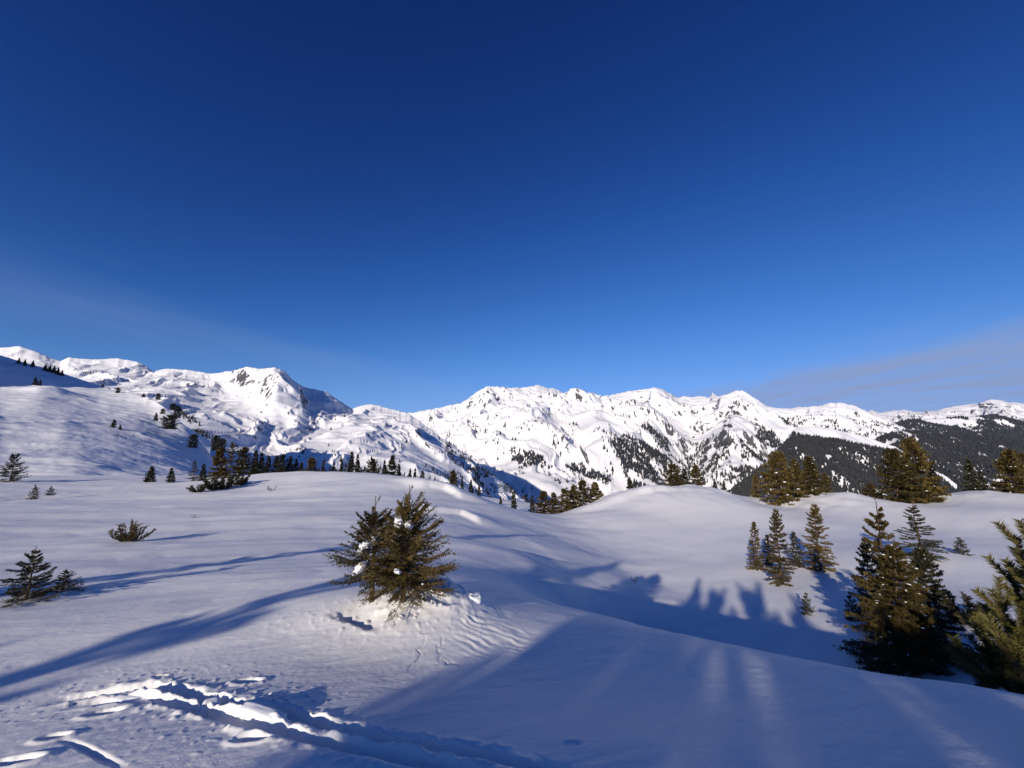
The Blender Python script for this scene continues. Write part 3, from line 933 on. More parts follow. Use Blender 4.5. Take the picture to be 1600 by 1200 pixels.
def blob(rng, centers, sizes, flat=0.6, rough=0.25):
    """lumpy snow clumps"""
    global _ico
    if _ico is None:
        ph = (1 + 5 ** 0.5) / 2
        v = [(-1, ph, 0), (1, ph, 0), (-1, -ph, 0), (1, -ph, 0), (0, -1, ph), (0, 1, ph), (0, -1, -ph), (0, 1, -ph), (ph, 0, -1), (ph, 0, 1), (-ph, 0, -1), (-ph, 0, 1)]
        f = [(0, 11, 5), (0, 5, 1), (0, 1, 7), (0, 7, 10), (0, 10, 11), (1, 5, 9), (5, 11, 4), (11, 10, 2), (10, 7, 6), (7, 1, 8), (3, 9, 4), (3, 4, 2), (3, 2, 6), (3, 6, 8), (3, 8, 9), (4, 9, 5), (2, 4, 11), (6, 2, 10), (8, 6, 7), (9, 8, 1)]
        _ico = (unit(np.array(v, float)), np.array(f))
    v, f = _ico
    V, Fc = [], []
    for i, (c, sz) in enumerate(zip(centers, sizes)):
        k = 1 + rough * rng.normal(size=(12, 1))
        an = rng.random() * 3.14; st = rng.uniform(1.0, 1.9)
        q = v * k * np.array([st, 1 / st ** 0.5, flat * 0.8]) * sz
        q = np.c_[q[:, 0] * math.cos(an) - q[:, 1] * math.sin(an), q[:, 0] * math.sin(an) + q[:, 1] * math.cos(an), q[:, 2]]
        V.append(q + c); Fc.append(f + 12 * i)
    return np.concatenate(V), np.concatenate(Fc)


def make_spruce(seed, whorls=24, per=6, width=0.30, start=0.06, top=0.96, shoulder=0.1, power=0.85, pitch=(-14, 38), twigs=9, needles=16,
                nlen=0.018, wn=0.0045, trunk_r=0.022, leader=0.0, gaps=0.12, snow=12, snow_size=0.02, twig_len=0.30, sides=7, skew=(0.0, 0.0), asym=0.0, lift=0.04):
    rng = np.random.default_rng(seed)
    paths, radii = [], []
    hts = np.linspace(0, 1, 12)
    wob = 0.012 * np.stack([np.cumsum(rng.normal(size=12)), np.cumsum(rng.normal(size=12))], -1) * 0.4
    wob -= wob[0]
    tr = np.c_[wob[:, 0] + skew[0] * hts ** 1.5, wob[:, 1] + skew[1] * hts ** 1.5, hts * 1.0 - 0.03]
    paths.append(tr); radii.append(trunk_r * (1 - 0.93 * hts) + 0.0012)
    B, D, Ln, snowc = [], [], [], []
    bp, br = [], []
    phase = rng.random() * 6.28
    asz = rng.random() * 6.28
    for w in range(whorls):
        t = start + (top - start) * (w + rng.uniform(-0.3, 0.3)) / (whorls - 1)
        t = min(max(t, start), top)
        u = (1 - t) / (1 - start)
        rad = width * min(1.0, (u / (1 - shoulder))) ** power * (0.72 + 0.28 * min(1, (t - start) / 0.10 + 0.3))
        nb = max(3, int(round(per * (0.6 + 0.4 * u) + rng.uniform(-1, 1))))
        phase += 0.9 + rng.random()
        for k in range(nb):
            if rng.random() < gaps:
                continue
            az = phase + 6.283 * k / nb + rng.uniform(-0.35, 0.35)
            L = rad * rng.uniform(0.62, 1.18) * (1 + asym * math.cos(az - asz))
            if L < 0.012:
                continue
            pt = math.radians(pitch[0] + (pitch[1] - pitch[0]) * t ** 1.3 + rng.normal() * 7)
            x0 = np.array([np.interp(t, hts, tr[:, 0]), np.interp(t, hts, tr[:, 1]), t - 0.03])
            o = np.array([math.cos(az), math.sin(az), 0])
            lat = np.array([-math.sin(az), math.cos(az), 0])
            ss = np.linspace(0, 1, 5)
            z = math.tan(pt) * L * ss - 0.22 * L * ss ** 1.5 * (1 - t) + lift * L * 4 * ss ** 3
            bend = rng.normal() * 0.10 * L * ss ** 2
            pth = x0 + o * (L * ss)[:, None] + lat * bend[:, None] + np.array([0, 0, 1.0]) * z[:, None]
            bp.append(pth); br.append((0.006 * (L / max(width, 0.1)) + 0.0012) * (1 - 0.75 * ss))
            nt = max(3, int(twigs * (0.45 + 0.55 * L / (width + 1e-6))))
            st = np.linspace(0.16, 1.0, nt)
            tang = unit(np.gradient(pth, axis=0))
            for j, sv in enumerate(st):
                q = np.array([np.interp(sv, ss, pth[:, c]) for c in range(3)])
                tg = np.array([np.interp(sv, ss, tang[:, c]) for c in range(3)])
                for sd in (-1, 1):
                    if rng.random() < 0.12:
                        continue
                    dd = tg * rng.uniform(0.55, 1.0) + lat * sd * rng.uniform(0.4, 0.95) + np.array([0, 0, rng.uniform(-0.32, 0.16)])
                    B.append(q); D.append(dd / np.linalg.norm(dd)); Ln.append(twig_len * L * (1 - 0.55 * sv) * rng.uniform(0.6, 1.25) + nlen * 0.7)
            B.append(pth[-2]); D.append(tang[-1]); Ln.append(np.linalg.norm(pth[-1] - pth[-2]) * 1.15)
            B.append(pth[1]); D.append(tang[1]); Ln.append(L * 0.6)
            if rng.random() < 0.5:
                snowc.append(pth[rng.integers(2, 5)] + np.array([0, 0, nlen * 0.7]))
    if leader > 0:   # bare leading shoots, thinly needled
        for k in range(7):
            t = rng.uniform(0.78, 0.95)
            az = rng.random() * 6.28
            q = np.array([np.interp(t, hts, tr[:, 0]), np.interp(t, hts, tr[:, 1]), t - 0.03])
            ln = rng.uniform(0.05, 0.11)
            v = np.array([math.cos(az) * 0.55, math.sin(az) * 0.55, 0.75])
            bp.append(np.stack([q, q + v * ln * 0.5 + [0, 0, 0.004], q + v * ln + [0, 0, 0.02]])); br.append(np.array([0.0042, 0.0034, 0.002]))
            B.append(q + v * ln * 0.55); D.append(v / np.linalg.norm(v)); Ln.append(ln * 0.45)
        B.append(np.array([tr[-1][0], tr[-1][1], 0.95])); D.append(np.array([0, 0, 1.0])); Ln.append(0.05)
    else:
        B.append(np.array([tr[-1][0], tr[-1][1], 0.88])); D.append(np.array([0, 0, 1.0])); Ln.append(0.13)
    B = np.array(B); D = np.array(D); Ln = np.array(Ln)
    V = brush(rng, B, D, Ln, needles, nlen, wn)
    crown = mesh_from('crown', V, np.arange(len(V)).reshape(-1, 3))
    tv, tf = tubes(paths, radii, sides)
    bv, bf = tubes(bp, br, 3)
    wood = mesh_from('trunk', np.concatenate([tv, bv]), np.concatenate([tf, bf + len(tv)]), True)
    sn = None
    if snow and snowc:
        idx = rng.permutation(len(snowc))[:snow]
        cs = np.array(snowc)[idx]
        sv, sf = blob(rng, cs, snow_size * rng.uniform(0.5, 1.3, len(cs)), 0.55)
        sn = mesh_from('branch_snow', sv, sf, True)
    ext = max(V[:, 0].max() - V[:, 0].min(), V[:, 1].max() - V[:, 1].min())
    return dict(trunk=wood, crown=crown, snow=sn, width=ext, height=float(V[:, 2].max()))


def make_bush(seed, stems=9, spread=0.9, nlen=0.05, wn=0.010, needles=34, side=4, low=0.35, snow=5, snow_size=0.05, droop=0.0):
    """dwarf pine / young spruce: several stems curving up from one base"""
    rng = np.random.default_rng(seed)
    B, D, Ln, bp, br, sc = [], [], [], [], [], []
    for k in range(stems):
        az = 6.283 * k / stems + rng.uniform(-0.5, 0.5)
        out = spread * 0.5 * rng.uniform(0.25, 1.0)
        hh = rng.uniform(low, 1.0) * (1 - 0.55 * out / (spread * 0.5 + 1e-6)) + 0.12
        ss = np.linspace(0, 1, 6)
        o = np.array([math.cos(az), math.sin(az), 0])
        pth = o * (out * ss ** 0.8)[:, None] + np.array([0, 0, 1.0]) * (hh * ss ** (1.3 + droop) - 0.05)[:, None] + rng.normal(size=(6, 3)) * 0.012
        bp.append(pth); br.append(0.022 * (1 - 0.8 * ss))
        tang = unit(np.gradient(pth, axis=0))
        for i in range(1, 6):
            B.append(pth[i - 1]); D.append(tang[i]); Ln.append(np.linalg.norm(pth[i] - pth[i - 1]) * 1.1)
            if i >= 2:
                for j in range(side):
                    r = rng.normal(size=3); r -= r.dot(tang[i]) * tang[i]; r /= np.linalg.norm(r)
                    dd = tang[i] * 0.75 + r * 0.75 + np.array([0, 0, 0.2]); dd /= np.linalg.norm(dd)
                    q = pth[i - 1] + (pth[i] - pth[i - 1]) * rng.random()
                    l_ = rng.uniform(0.10, 0.24) * (1.2 - i / 8)
                    B.append(q); D.append(dd); Ln.append(l_)
                    bp.append(np.stack([q, q + dd * l_ * 0.5, q + dd * l_])); br.append(np.array([0.008, 0.006, 0.003]))
        if rng.random() < 0.7:
            sc.append(pth[3] + np.array([0, 0, 0.05]))
    B = np.array(B); D = np.array(D); Ln = np.array(Ln)
    V = brush(rng, B, D, Ln, needles, nlen, wn, 0.6)
    crown = mesh_from('crown', V, np.arange(len(V)).reshape(-1, 3))
    bv, bf = tubes(bp, br, 4)
    wood = mesh_from('trunk', bv, bf, True)
    sn = None
    if snow and sc:
        cs = np.array(sc)[:snow]
        sv, sf = blob(rng, cs, snow_size * rng.uniform(0.6, 1.3, len(cs)), 0.55)
        sn = mesh_from('branch_snow', sv, sf, True)
    return dict(trunk=wood, crown=crown, snow=sn, width=max(np.ptp(V[:, 0]), np.ptp(V[:, 1])), height=float(V[:, 2].max()))


def make_far_tree(seed, round_top=False):
    """small tree for the distance: ragged tiers of boughs"""
    rng = np.random.default_rng(seed)
    V, Fc = [], []
    b = 0
    tiers = 6
    for i in range(tiers):
        t = i / tiers
        z0 = 0.04 + 0.86 * t; z1 = min(1.0, z0 + 0.30 * (1 - 0.35 * t))
        r = (0.20 * (1 - t) ** 0.8 + 0.02) if not round_top else 0.24 * math.sqrt(max(0.05, 1 - (1.6 * t - 0.55) ** 2)) * (1 - 0.4 * t)
        m = 9
        a = np.arange(m) * 2 * math.pi / m + rng.random()
        rr = r * np.where(np.arange(m) % 2 == 0, 1.15, 0.6) * rng.uniform(0.75, 1.2, m)
        ring = np.c_[np.cos(a) * rr, np.sin(a) * rr, z0 - 0.05 * rr / r + rng.normal(size=m) * 0.02]
        V.append(np.r_[ring, [[0, 0, z1]]])
        j = np.arange(m)
        Fc.append(np.c_[b + j, b + (j + 1) % m, np.full(m, b + m)])
        b += m + 1
    return mesh_from('crown', np.concatenate(V), np.concatenate(Fc))


V_MAIN_R = make_spruce(101, 29, 9, 0.44, 0.20, 0.80, 0.20, 0.85, (-12, 40), 12, 20, 0.016, 0.0042, 0.030, leader=1, gaps=0.10, snow=8, snow_size=0.012, asym=0.15, twig_len=0.36)
V_MAIN_L = make_spruce(102, 24, 8, 0.52, 0.27, 0.82, 0.12, 1.0, (-10, 40), 11, 20, 0.016, 0.0042, 0.032, leader=1, gaps=0.18, snow=4, snow_size=0.012, asym=0.25, twig_len=0.36)
V_BIG = make_spruce(103, 34, 8, 0.30, 0.02, 0.95, 0.15, 0.85, (-24, 35), 13, 18, 0.0155, 0.0040, 0.020, gaps=0.09, snow=60, snow_size=0.008)
V_OPEN = make_spruce(104, 22, 6, 0.26, 0.03, 0.95, 0.05, 0.9, (-14, 34), 14, 17, 0.0145, 0.0038, 0.016, gaps=0.13, snow=34, snow_size=0.008)
V_SLIM = make_spruce(105, 28, 6, 0.20, 0.0, 0.96, 0.2, 0.75, (-20, 36), 9, 13, 0.020, 0.0050, 0.018, gaps=0.10, snow=40, snow_size=0.011)
V_SLIM2 = make_spruce(106, 28, 6, 0.22, 0.0, 0.96, 0.25, 0.7, (-16, 30), 9, 13, 0.020, 0.0050, 0.018, gaps=0.08, snow=40, snow_size=0.011)
V_MID = [make_spruce(110 + i, 20, 7, (0.24, 0.28, 0.22, 0.30)[i], 0.0, 0.96, (0.15, 0.3, 0.05, 0.4)[i], (0.8, 0.65, 0.9, 0.6)[i], (-14, 32), 8, 11, 0.036, 0.0120, 0.02, gaps=0.06, snow=14, snow_size=0.018, sides=5) for i in range(4)]
V_ROUND = [make_spruce(120 + i, 16, 8, 0.34, 0.0, 0.95, 0.45, 0.5, (0, 45), 8, 11, 0.042, 0.014, 0.025, gaps=0.05, snow=8, snow_size=0.024, sides=5) for i in range(2)]
V_YOUNG = make_spruce(130, 16, 7, 0.42, 0.0, 0.90, 0.1, 0.8, (4, 42), 7, 13, 0.032, 0.0070, 0.022, gaps=0.12, snow=5, snow_size=0.03, twig_len=0.34)
V_YOUNG2 = make_spruce(131, 12, 7, 0.36, 0.0, 0.92, 0.1, 0.9, (10, 48), 7, 13, 0.036, 0.0080, 0.022, gaps=0.15, snow=4, snow_size=0.03, twig_len=0.36)
V_TWIGGY = make_bush(143, 22, 1.5, 0.045, 0.008, 20, 6, 0.6, snow=4, snow_size=0.04)
V_LOP = make_spruce(132, 15, 7, 0.42, 0.0, 0.90, 0.05, 0.9, (2, 42), 9, 18, 0.030, 0.0070, 0.022, gaps=0.20, snow=6, snow_size=0.02, twig_len=0.34, asym=0.35)
V_BUSH = make_bush(140, 15, 1.5, 0.05, 0.009, 30, 5, 0.5)
V_BUSH2 = make_bush(141, 12, 1.2, 0.06, 0.010, 30, 5, 0.55)
V_TUFT = make_bush(142, 4, 1.4, 0.06, 0.010, 16, 2, 0.5, snow=0)
V_FAR = [make_far_tree(150 + i) for i in range(3)] + [make_far_tree(160, True)]


def top_z(y, depth):
    v = (600.0 - y) / F_PX
    return EYE + depth * (ST + v * CT) / (CT - v * ST)


def px_size(depth):
    return depth / F_PX * 1.03


def plant(name, label, cat, variant, xb, yb, ytop, wpx, mat=None, depth=None, group=None, rot=None, sink=0.02, snow=True, seed=0, base_z=None):
    """stand a plant where the picture shows its foot, as tall and wide as it looks from there"""
    rnd = random.Random(int(xb * 7 + yb * 13 + seed))
    if depth is None:
        p = ground_px(xb, yb)
        x, y = p[0], p[1]
        z = gz(x, y)
    else:
        a, b, c = ray(xb, yb)
        x, y = a * depth / b, depth
        z = EYE + c * depth / b if base_z is None else base_z
        if base_z is None and depth < 75:
            z = min(z, gz(x, y))
    h = max(top_z(ytop, y) - z, 0.05)
    w = wpx * px_size(y)
    if isinstance(variant, dict):
        sz = (h + sink) / variant['height']; sx = w / variant['width']
        e = empty(name, (x, y, z - sink), rnd.uniform(0, 6.28) if rot is None else rot, (sx, sx, sz))
        tag(e, label, cat, group)
        add_obj('trunk', variant['trunk'], MAT_BARK, e)
        cr = add_obj('crown', variant['crown'], MAT_NEEDLE, e)
        if mat is not None:
            cr.material_slots[0].link = 'OBJECT'; cr.material_slots[0].material = mat
        if snow and variant['snow'] is not None:
            add_obj('branch_snow', variant['snow'], MAT_CLUMP, e)['kind'] = 'stuff'
        return e
    o = add_obj(name, variant, MAT_NEEDLE_DARK)
    o.material_slots[0].link = 'OBJECT'; o.material_slots[0].material = mat or MAT_NEEDLE_DARK
    o.location = (x, y, z - sink); o.rotation_euler = (0, 0, rnd.uniform(0, 6.28)); o.scale = (w / 0.44, w / 0.44, h)
    tag(o, label, cat, group)
    return o


# ------------------------------------------------------------------ plants: near
SP = 'spruce_tree'
ORD = ['first', 'second', 'third', 'fourth', 'fifth', 'sixth', 'seventh', 'eighth', 'ninth', 'tenth', 'eleventh', 'twelfth', 'thirteenth']
main_r = plant(SP, 'bushy small spruce with bare leading shoots and a white snow clump near its top', 'spruce', V_MAIN_R, 630, 962, 757, 148, rot=0.6, sink=0.05)
main_l = plant(SP, 'small spruce leaning out left of its bushier twin, two snow clumps on its boughs', 'spruce', V_MAIN_L, 580, 952, 775, 160, rot=2.2, sink=0.05)
plant(SP, 'tall brown-green spruce with slender open top in the hollow before the bend', 'spruce', V_OPEN, 1408, 1038, 774, 118, sink=0.1, rot=1.0)
plant(SP, 'dense bushy spruce wrapped round the foot of the tallest spruce in the hollow', 'spruce', V_BIG, 1412, 1044, 838, 160, sink=0.1, rot=2.0)
plant(SP, 'shade-darkened spruce pressed against the right side of the tallest spruce in the hollow', 'spruce', V_BIG, 1462, 1030, 845, 110, sink=0.1, rot=4.0, mat=MAT_NEEDLE_DARK)  # shade on this tree is put into its darker needle colour
plant(SP, 'spruce pressed against the left side of the tallest spruce in the hollow', 'spruce', V_SLIM2, 1368, 985, 838, 62, sink=0.1)
plant(SP, 'open-branched dark spruce standing just behind the tallest spruce of the hollow', 'spruce', V_OPEN, 1442, 872, 783, 72, sink=0.1, mat=MAT_NEEDLE_DARK)
plant(SP, 'tiny spruce sapling at the left foot of the tallest spruce in the hollow', 'spruce', V_YOUNG2, 1332, 968, 922, 26, mat=MAT_NEEDLE_DARK)
plant(SP, 'slim snow-dusted spruce, leftmost of the group in the hollow', 'spruce', V_SLIM, 1182, 891, 812, 30, sink=0.1)
plant(SP, 'tallest and frontmost slim spruce of the group left of the big spruce', 'spruce', V_SLIM2, 1222, 917, 793, 46, sink=0.1)
plant(SP, 'small bluish spruce between the two slim spruces of the hollow group', 'spruce', V_SLIM, 1200, 884, 833, 22, sink=0.1, mat=MAT_NEEDLE_DARK)
plant(SP, 'small grey-green spruce behind the frontmost slim spruce of the hollow group', 'spruce', V_SLIM, 1247, 888, 828, 26, sink=0.1, mat=MAT_NEEDLE_DARK)
plant(SP, 'broad spruce with snowy tips, rightmost of the group in the hollow', 'spruce', V_SLIM2, 1282, 894, 785, 52, sink=0.1, rot=2.0)
plant(SP, 'tiny dark spruce sunk in the shaded hollow below the group', 'spruce', V_YOUNG2, 1262, 960, 924, 22, mat=MAT_NEEDLE_DARK)
plant(SP, 'lone sapling on the bright slope right of the big spruce', 'spruce', V_YOUNG2, 1502, 866, 838, 26, mat=MAT_NEEDLE_DARK)
plant('dwarf_pine', 'low snowy pine bush between the big spruce and the right edge', 'pine bush', V_BUSH, 1516, 978, 920, 80, mat=MAT_NEEDLE_DARK)
plant('dwarf_pine', 'tiny green shoot poking from the snow at the hollow edge', 'pine bush', V_TUFT, 992, 908, 898, 14, mat=MAT_PINE)
plant(SP, 'shade-darkened young spruce at the left edge of the view', 'spruce', V_LOP, 40, 938, 853, 86, mat=MAT_NEEDLE_DARK, rot=2.6)  # darker needles add to the shade falling on it
plant(SP, 'slanting dark sapling beside the young spruce at the left edge', 'spruce', V_LOP, 96, 925, 888, 44, mat=MAT_NEEDLE_DARK)
plant('dwarf_pine', 'bare-twigged brownish bush alone on the left snow plateau', 'bush', V_TWIGGY, 201, 848, 811, 54)
plant('dwarf_pine', 'single twig just showing above the plateau snow', 'bush', V_TUFT, 304, 809, 803, 9, mat=MAT_NEEDLE_DARK)
plant('dwarf_pine', 'half-buried dark bush on the crest left of centre', 'bush', V_TUFT, 423, 767, 758, 24, mat=MAT_NEEDLE_DARK)
plant(SP, 'stubby young spruce, left of the pair on the plateau', 'spruce', V_YOUNG2, 52, 778, 756, 17)
plant(SP, 'smaller forked sapling, right of the pair on the plateau', 'spruce', V_YOUNG2, 78, 774, 759, 15, mat=MAT_NEEDLE_DARK)
plant(SP, 'broad dark spruce with snow on its boughs at the far left under the hill', 'spruce', V_YOUNG, 18, 740, 706, 40, depth=44, mat=MAT_NEEDLE_DARK)
plant('dwarf_pine', 'tiny dark bush on the snow lip right of the hollow crest', 'bush', V_TUFT, 1028, 776, 771, 8, depth=43, mat=MAT_PINE)
plant(SP, 'dark spruce, left of the two at the foot of the left hill', 'spruce', V_MID[0], 233, 757, 728, 23, depth=40, mat=MAT_NEEDLE_DARK)
plant(SP, 'dark pointed spruce, right of the two at the foot of the left hill', 'spruce', V_MID[2], 266, 757, 730, 18, depth=40, mat=MAT_NEEDLE_DARK)

# clump on the crest at left
CL = 'spruces clumped on the left crest'
plant(SP, 'grey-green spruce at the left end of the crest clump', 'spruce', V_OPEN, 302, 756, 716, 22, depth=38.5, mat=MAT_NEEDLE_DARK)
plant(SP, 'short spruce second from the left in the crest clump', 'spruce', V_MID[0], 316, 754, 724, 16, depth=38.5, mat=MAT_NEEDLE_DARK)
plant(SP, 'tallest brown spruce in the middle of the crest clump', 'spruce', V_OPEN, 356, 754, 685, 46, depth=39)
plant(SP, 'brown spruce against the left side of the tallest one in the crest clump', 'spruce', V_MID[1], 340, 754, 697, 34, depth=39)
plant(SP, 'brown spruce at the right end of the crest clump with snowy boughs', 'spruce', V_MID[3], 378, 752, 697, 34, depth=39)
for i, (x, y, yt, w) in enumerate([(312, 768, 752, 30), (330, 764, 744, 34), (352, 762, 740, 36), (375, 757, 738, 34)]):
    plant('dwarf_pine', ['low snow-laden pine bough at the lowest left tip of the crest clump', 'snow-laden dwarf pine under the left spruces of the crest clump',
          'snow-laden dwarf pine under the tallest spruce of the crest clump', 'snow-laden dwarf pine under the right spruce of the crest clump'][i], 'pine bush', (V_BUSH, V_BUSH2)[i % 2], x, y, yt, w, mat=MAT_NEEDLE_DARK)

# trees behind the left crest, feet hidden by it
ROW = 'dark spruces in a row behind the left crest'
for i, (x, yt, w, d, v) in enumerate([(396, 703, 16, 62, 0), (407, 706, 14, 66, 2), (417, 712, 13, 70, 0), (430, 711, 14, 66, 1), (440, 709, 15, 64, 3), (452, 712, 14, 68, 0), (462, 716, 13, 66, 2), (470, 722, 12, 66, 1)]):
    plant(SP, ORD[i] + ' spruce from the left in the shaded row behind the crest', 'spruce', V_MID[v], x, 742, yt - 1, w * 1.35, depth=d, mat=MAT_NEEDLE_DARK, group=ROW, snow=False)
for x, yt, w, d, v, m, lab in [
        (485, 711, 20, 52, 'r', 1, 'rounded olive pine standing alone behind the crest'),
        (504, 718, 13, 60, 0, 0, 'small dark spruce right of the rounded olive pine'),
        (520, 720, 13, 60, 2, 0, 'small dark spruce midway between the olive pine and the tall pair'),
        (533, 717, 14, 58, 0, 0, 'dark spruce at the left side of the tall pair behind the crest'),
        (547, 704, 20, 52, 0, 0, 'tall dark spruce, left of the tall pair behind the crest'),
        (557, 707, 16, 54, 2, 0, 'tall dark spruce, right of the tall pair behind the crest'),
        (581, 712, 24, 50, 'r', 0, 'broad dark pine right of the tall pair behind the crest'),
        (600, 717, 15, 52, 2, 0, 'dark spruce between the broad pine and the dense one'),
        (612, 709, 24, 50, 1, 0, 'dense tall spruce near the right end of the crest row'),
        (622, 724, 16, 52, 0, 0, 'shorter spruce against the right side of the dense tall one'),
        (640, 731, 12, 52, 0, 0, 'small spruce at the right end of the crest row, first of three'),
        (648, 730, 12, 54, 2, 0, 'small spruce at the right end of the crest row, second of three'),
        (660, 734, 14, 52, 1, 0, 'small spruce at the right end of the crest row, third of three'),
        (707, 731, 20, 52, 'r', 1, 'rounded pine below the right shoulder of the crest'),
        (722, 742, 10, 56, 0, 0, 'little spruce just right of the rounded pine on the shoulder'),
        (736, 748, 12, 54, 0, 0, 'left of two little spruces on the falling crest'),
        (748, 754, 11, 54, 2, 0, 'right of two little spruces on the falling crest'),
        (782, 776, 10, 52, 0, 0, 'little spruce low on the falling crest'),
        (803, 765, 14, 56, 2, 0, 'dark spruce on the valley side, left of the brown group'),
        (832, 773, 14, 54, 0, 0, 'dark spruce at the left edge of the brown group')]:
    yb = 746 if x < 700 else 760 + (x - 700) * 0.33
    plant(SP, lab, 'spruce', V_ROUND[0] if v == 'r' else V_MID[v], x, yb + 4, yt, w, depth=d, mat=MAT_NEEDLE if m else MAT_NEEDLE_DARK)

for i, (x, yt, w, d) in enumerate([(478, 727, 16, 50), (494, 728, 18, 52), (512, 727, 16, 52), (527, 728, 18, 50), (540, 724, 18, 50), (567, 728, 20, 48), (592, 728, 18, 48), (604, 727, 16, 49), (632, 737, 18, 47), (654, 741, 18, 47), (668, 742, 16, 47), (681, 743, 14, 47)]):
    plant('dwarf_pine', ORD[i] + ' low pine bush from the left in the scrub behind the crest', 'pine bush', (V_BUSH, V_BUSH2)[i % 2], x, 748 + max(0, x - 640) * 0.2, yt, w, depth=d, mat=MAT_NEEDLE_DARK, group='scrub behind the crest')

# brown group in the notch and trees on the right crest
for x, yb, yt, w, d, v, m, lab in [
        (850, 804, 766, 24, 40, 3, 1, 'dense brown spruce at the left of the group in the notch'),
        (866, 805, 768, 20, 40, 1, 1, 'second brown spruce of the group in the notch'),
        (882, 805, 762, 22, 40, 3, 1, 'third brown spruce of the group in the notch'),
        (897, 804, 756, 22, 41, 1, 1, 'fourth brown spruce of the group in the notch'),
        (911, 802, 749, 26, 41, 3, 1, 'tallest brown spruce of the group in the notch'),
        (932, 798, 752, 26, 42, 1, 1, 'rightmost brown spruce of the group in the notch'),
        (985, 775, 744, 16, 47, 2, 0, 'thin dark spruce behind the white lip right of the notch'),
        (1053, 769, 723, 34, 48, 3, 1, 'large brown spruce on the crest beside the snow lip'),
        (1070, 768, 731, 24, 48, 0, 0, 'darker spruce against the right side of the large crest spruce'),
        (1089, 766, 725, 26, 49, 1, 1, 'brown pointed spruce right of the snow lip'),
        (1118, 770, 747, 12, 50, 2, 0, 'left of two thin spruces on the middle of the crest'),
        (1132, 771, 750, 11, 50, 2, 0, 'right of two thin spruces on the middle of the crest'),
        (1183, 788, 739, 18, 48, 1, 1, 'narrow brown spruce left of the broad crest spruces'),
        (1222, 791, 703, 58, 45, 3, 1, 'broad tall brown spruce, left of the three on the crest'),
        (1246, 788, 714, 34, 46, 1, 1, 'brown spruce in the middle of the three on the crest'),
        (1270, 784, 711, 40, 46, 0, 1, 'brown spruce at the right of the three on the crest'),
        (1292, 778, 738, 24, 46, 1, 1, 'short brown spruce at the right end of the crest group'),
        (1362, 778, 754, 26, 45, 3, 1, 'low bushy spruce left of the huge crest spruces'),
        (1405, 792, 698, 58, 43, 3, 1, 'huge brown spruce, left half of the dark pair on the crest'),
        (1437, 792, 681, 66, 43, 1, 1, 'huge brown spruce, taller right half of the pair on the crest'),
        (1462, 782, 722, 26, 44, 0, 0, 'dark spruce leaning out right of the huge pair'),
        (1522, 772, 714, 26, 45, 2, 0, 'slim dark spruce between the huge pair and the right edge'),
        (1537, 774, 735, 20, 45, 0, 0, 'short dark spruce right of the slim one on the crest'),
        (1588, 778, 699, 52, 43, 1, 1, 'large brown spruce on the crest at the right edge'),
        (1612, 778, 706, 40, 44, 3, 1, 'spruce cut by the right edge of the view on the crest')]:
    plant(SP, lab, 'spruce', V_MID[v], x, yb, yt, w * (1.4 if 840 < x < 940 else 1.1), depth=d * 0.99, mat=MAT_NEEDLE if m else MAT_NEEDLE_DARK)

# trees on the left hill
for x, yb, yt, w, d, v, lab in [
        (176, 673, 655, 13, 160, 0, 'thin open spruce in the middle of the left hill'),
        (187, 675, 663, 8, 160, 2, 'small spruce right of the thin one on the left hill'),
        (180, 688, 677, 16, 146, 'b', 'dark bush below the thin spruce on the left hill'),
        (264, 669, 647, 26, 180, 'r', 'large round dark pine near the right ridge of the hill'),
        (254, 646, 638, 9, 205, 'r', 'small round pine above the large one on the hill ridge'),
        (276, 652, 633, 13, 200, 'r', 'upright dark pine on the hill ridge behind the large round one'),
        (270, 640, 630, 12, 208, 'r', 'dark pine high on the right ridge of the hill'),
        (301, 698, 677, 17, 165, 'r', 'round dark pine alone low on the right of the hill'),
        (247, 624, 614, 9, 222, 'r', 'small pine on the skyline of the hill'),
        (184, 614, 605, 8, 232, 'r', 'tiny pine on the hill top right of the snow knob'),
        (224, 620, 614, 7, 226, 2, 'tiny twiggy tree on the hill skyline'),
        (55, 601, 589, 9, 236, 0, 'spruce behind the snow knob, left one'),
        (62, 602, 592, 6, 236, 2, 'spruce behind the snow knob, right one'),
        (25, 613, 604, 8, 234, 1, 'small spruce on the hill left of the snow knob'),
        (337, 702, 679, 15, 190, 'r', 'round dark pine left above the crest clump'),
        (347, 706, 684, 14, 190, 'r', 'round dark pine right above the crest clump'),
        (243, 656, 644, 8, 195, 2, 'slim pine left of the large round one on the hill')]:
    vv = V_BUSH2 if v == 'b' else (V_ROUND[1] if v == 'r' else V_MID[v])
    plant('pine_tree' if v == 'r' else ('dwarf_pine' if v == 'b' else SP), lab, 'pine' if v == 'r' else ('bush' if v == 'b' else 'spruce'), vv, x, yb, yt, w, depth=d, mat=MAT_NEEDLE_DARK, snow=False)
RG = 'dark trees on the shaded ridge'
for i, (x, yb, yt, w) in enumerate([(29, 566, 558, 6), (38, 569, 560, 6), (50, 573, 562, 8), (70, 577, 568, 8), (77, 579, 569, 8), (84, 580, 570, 8), (90, 584, 573, 8), (96, 585, 577, 7),
                     (100, 604, 595, 9), (107, 605, 597, 8), (114, 606, 594, 9), (130, 608, 599, 9), (160, 604, 599, 6)]):
    plant(SP, ORD[i] + ' small dark tree from the left on the blue shaded ridge', 'tree', V_FAR[0], x, yb + 2, yt, w, depth=455, mat=MAT_NEEDLE_DARK, group=RG)

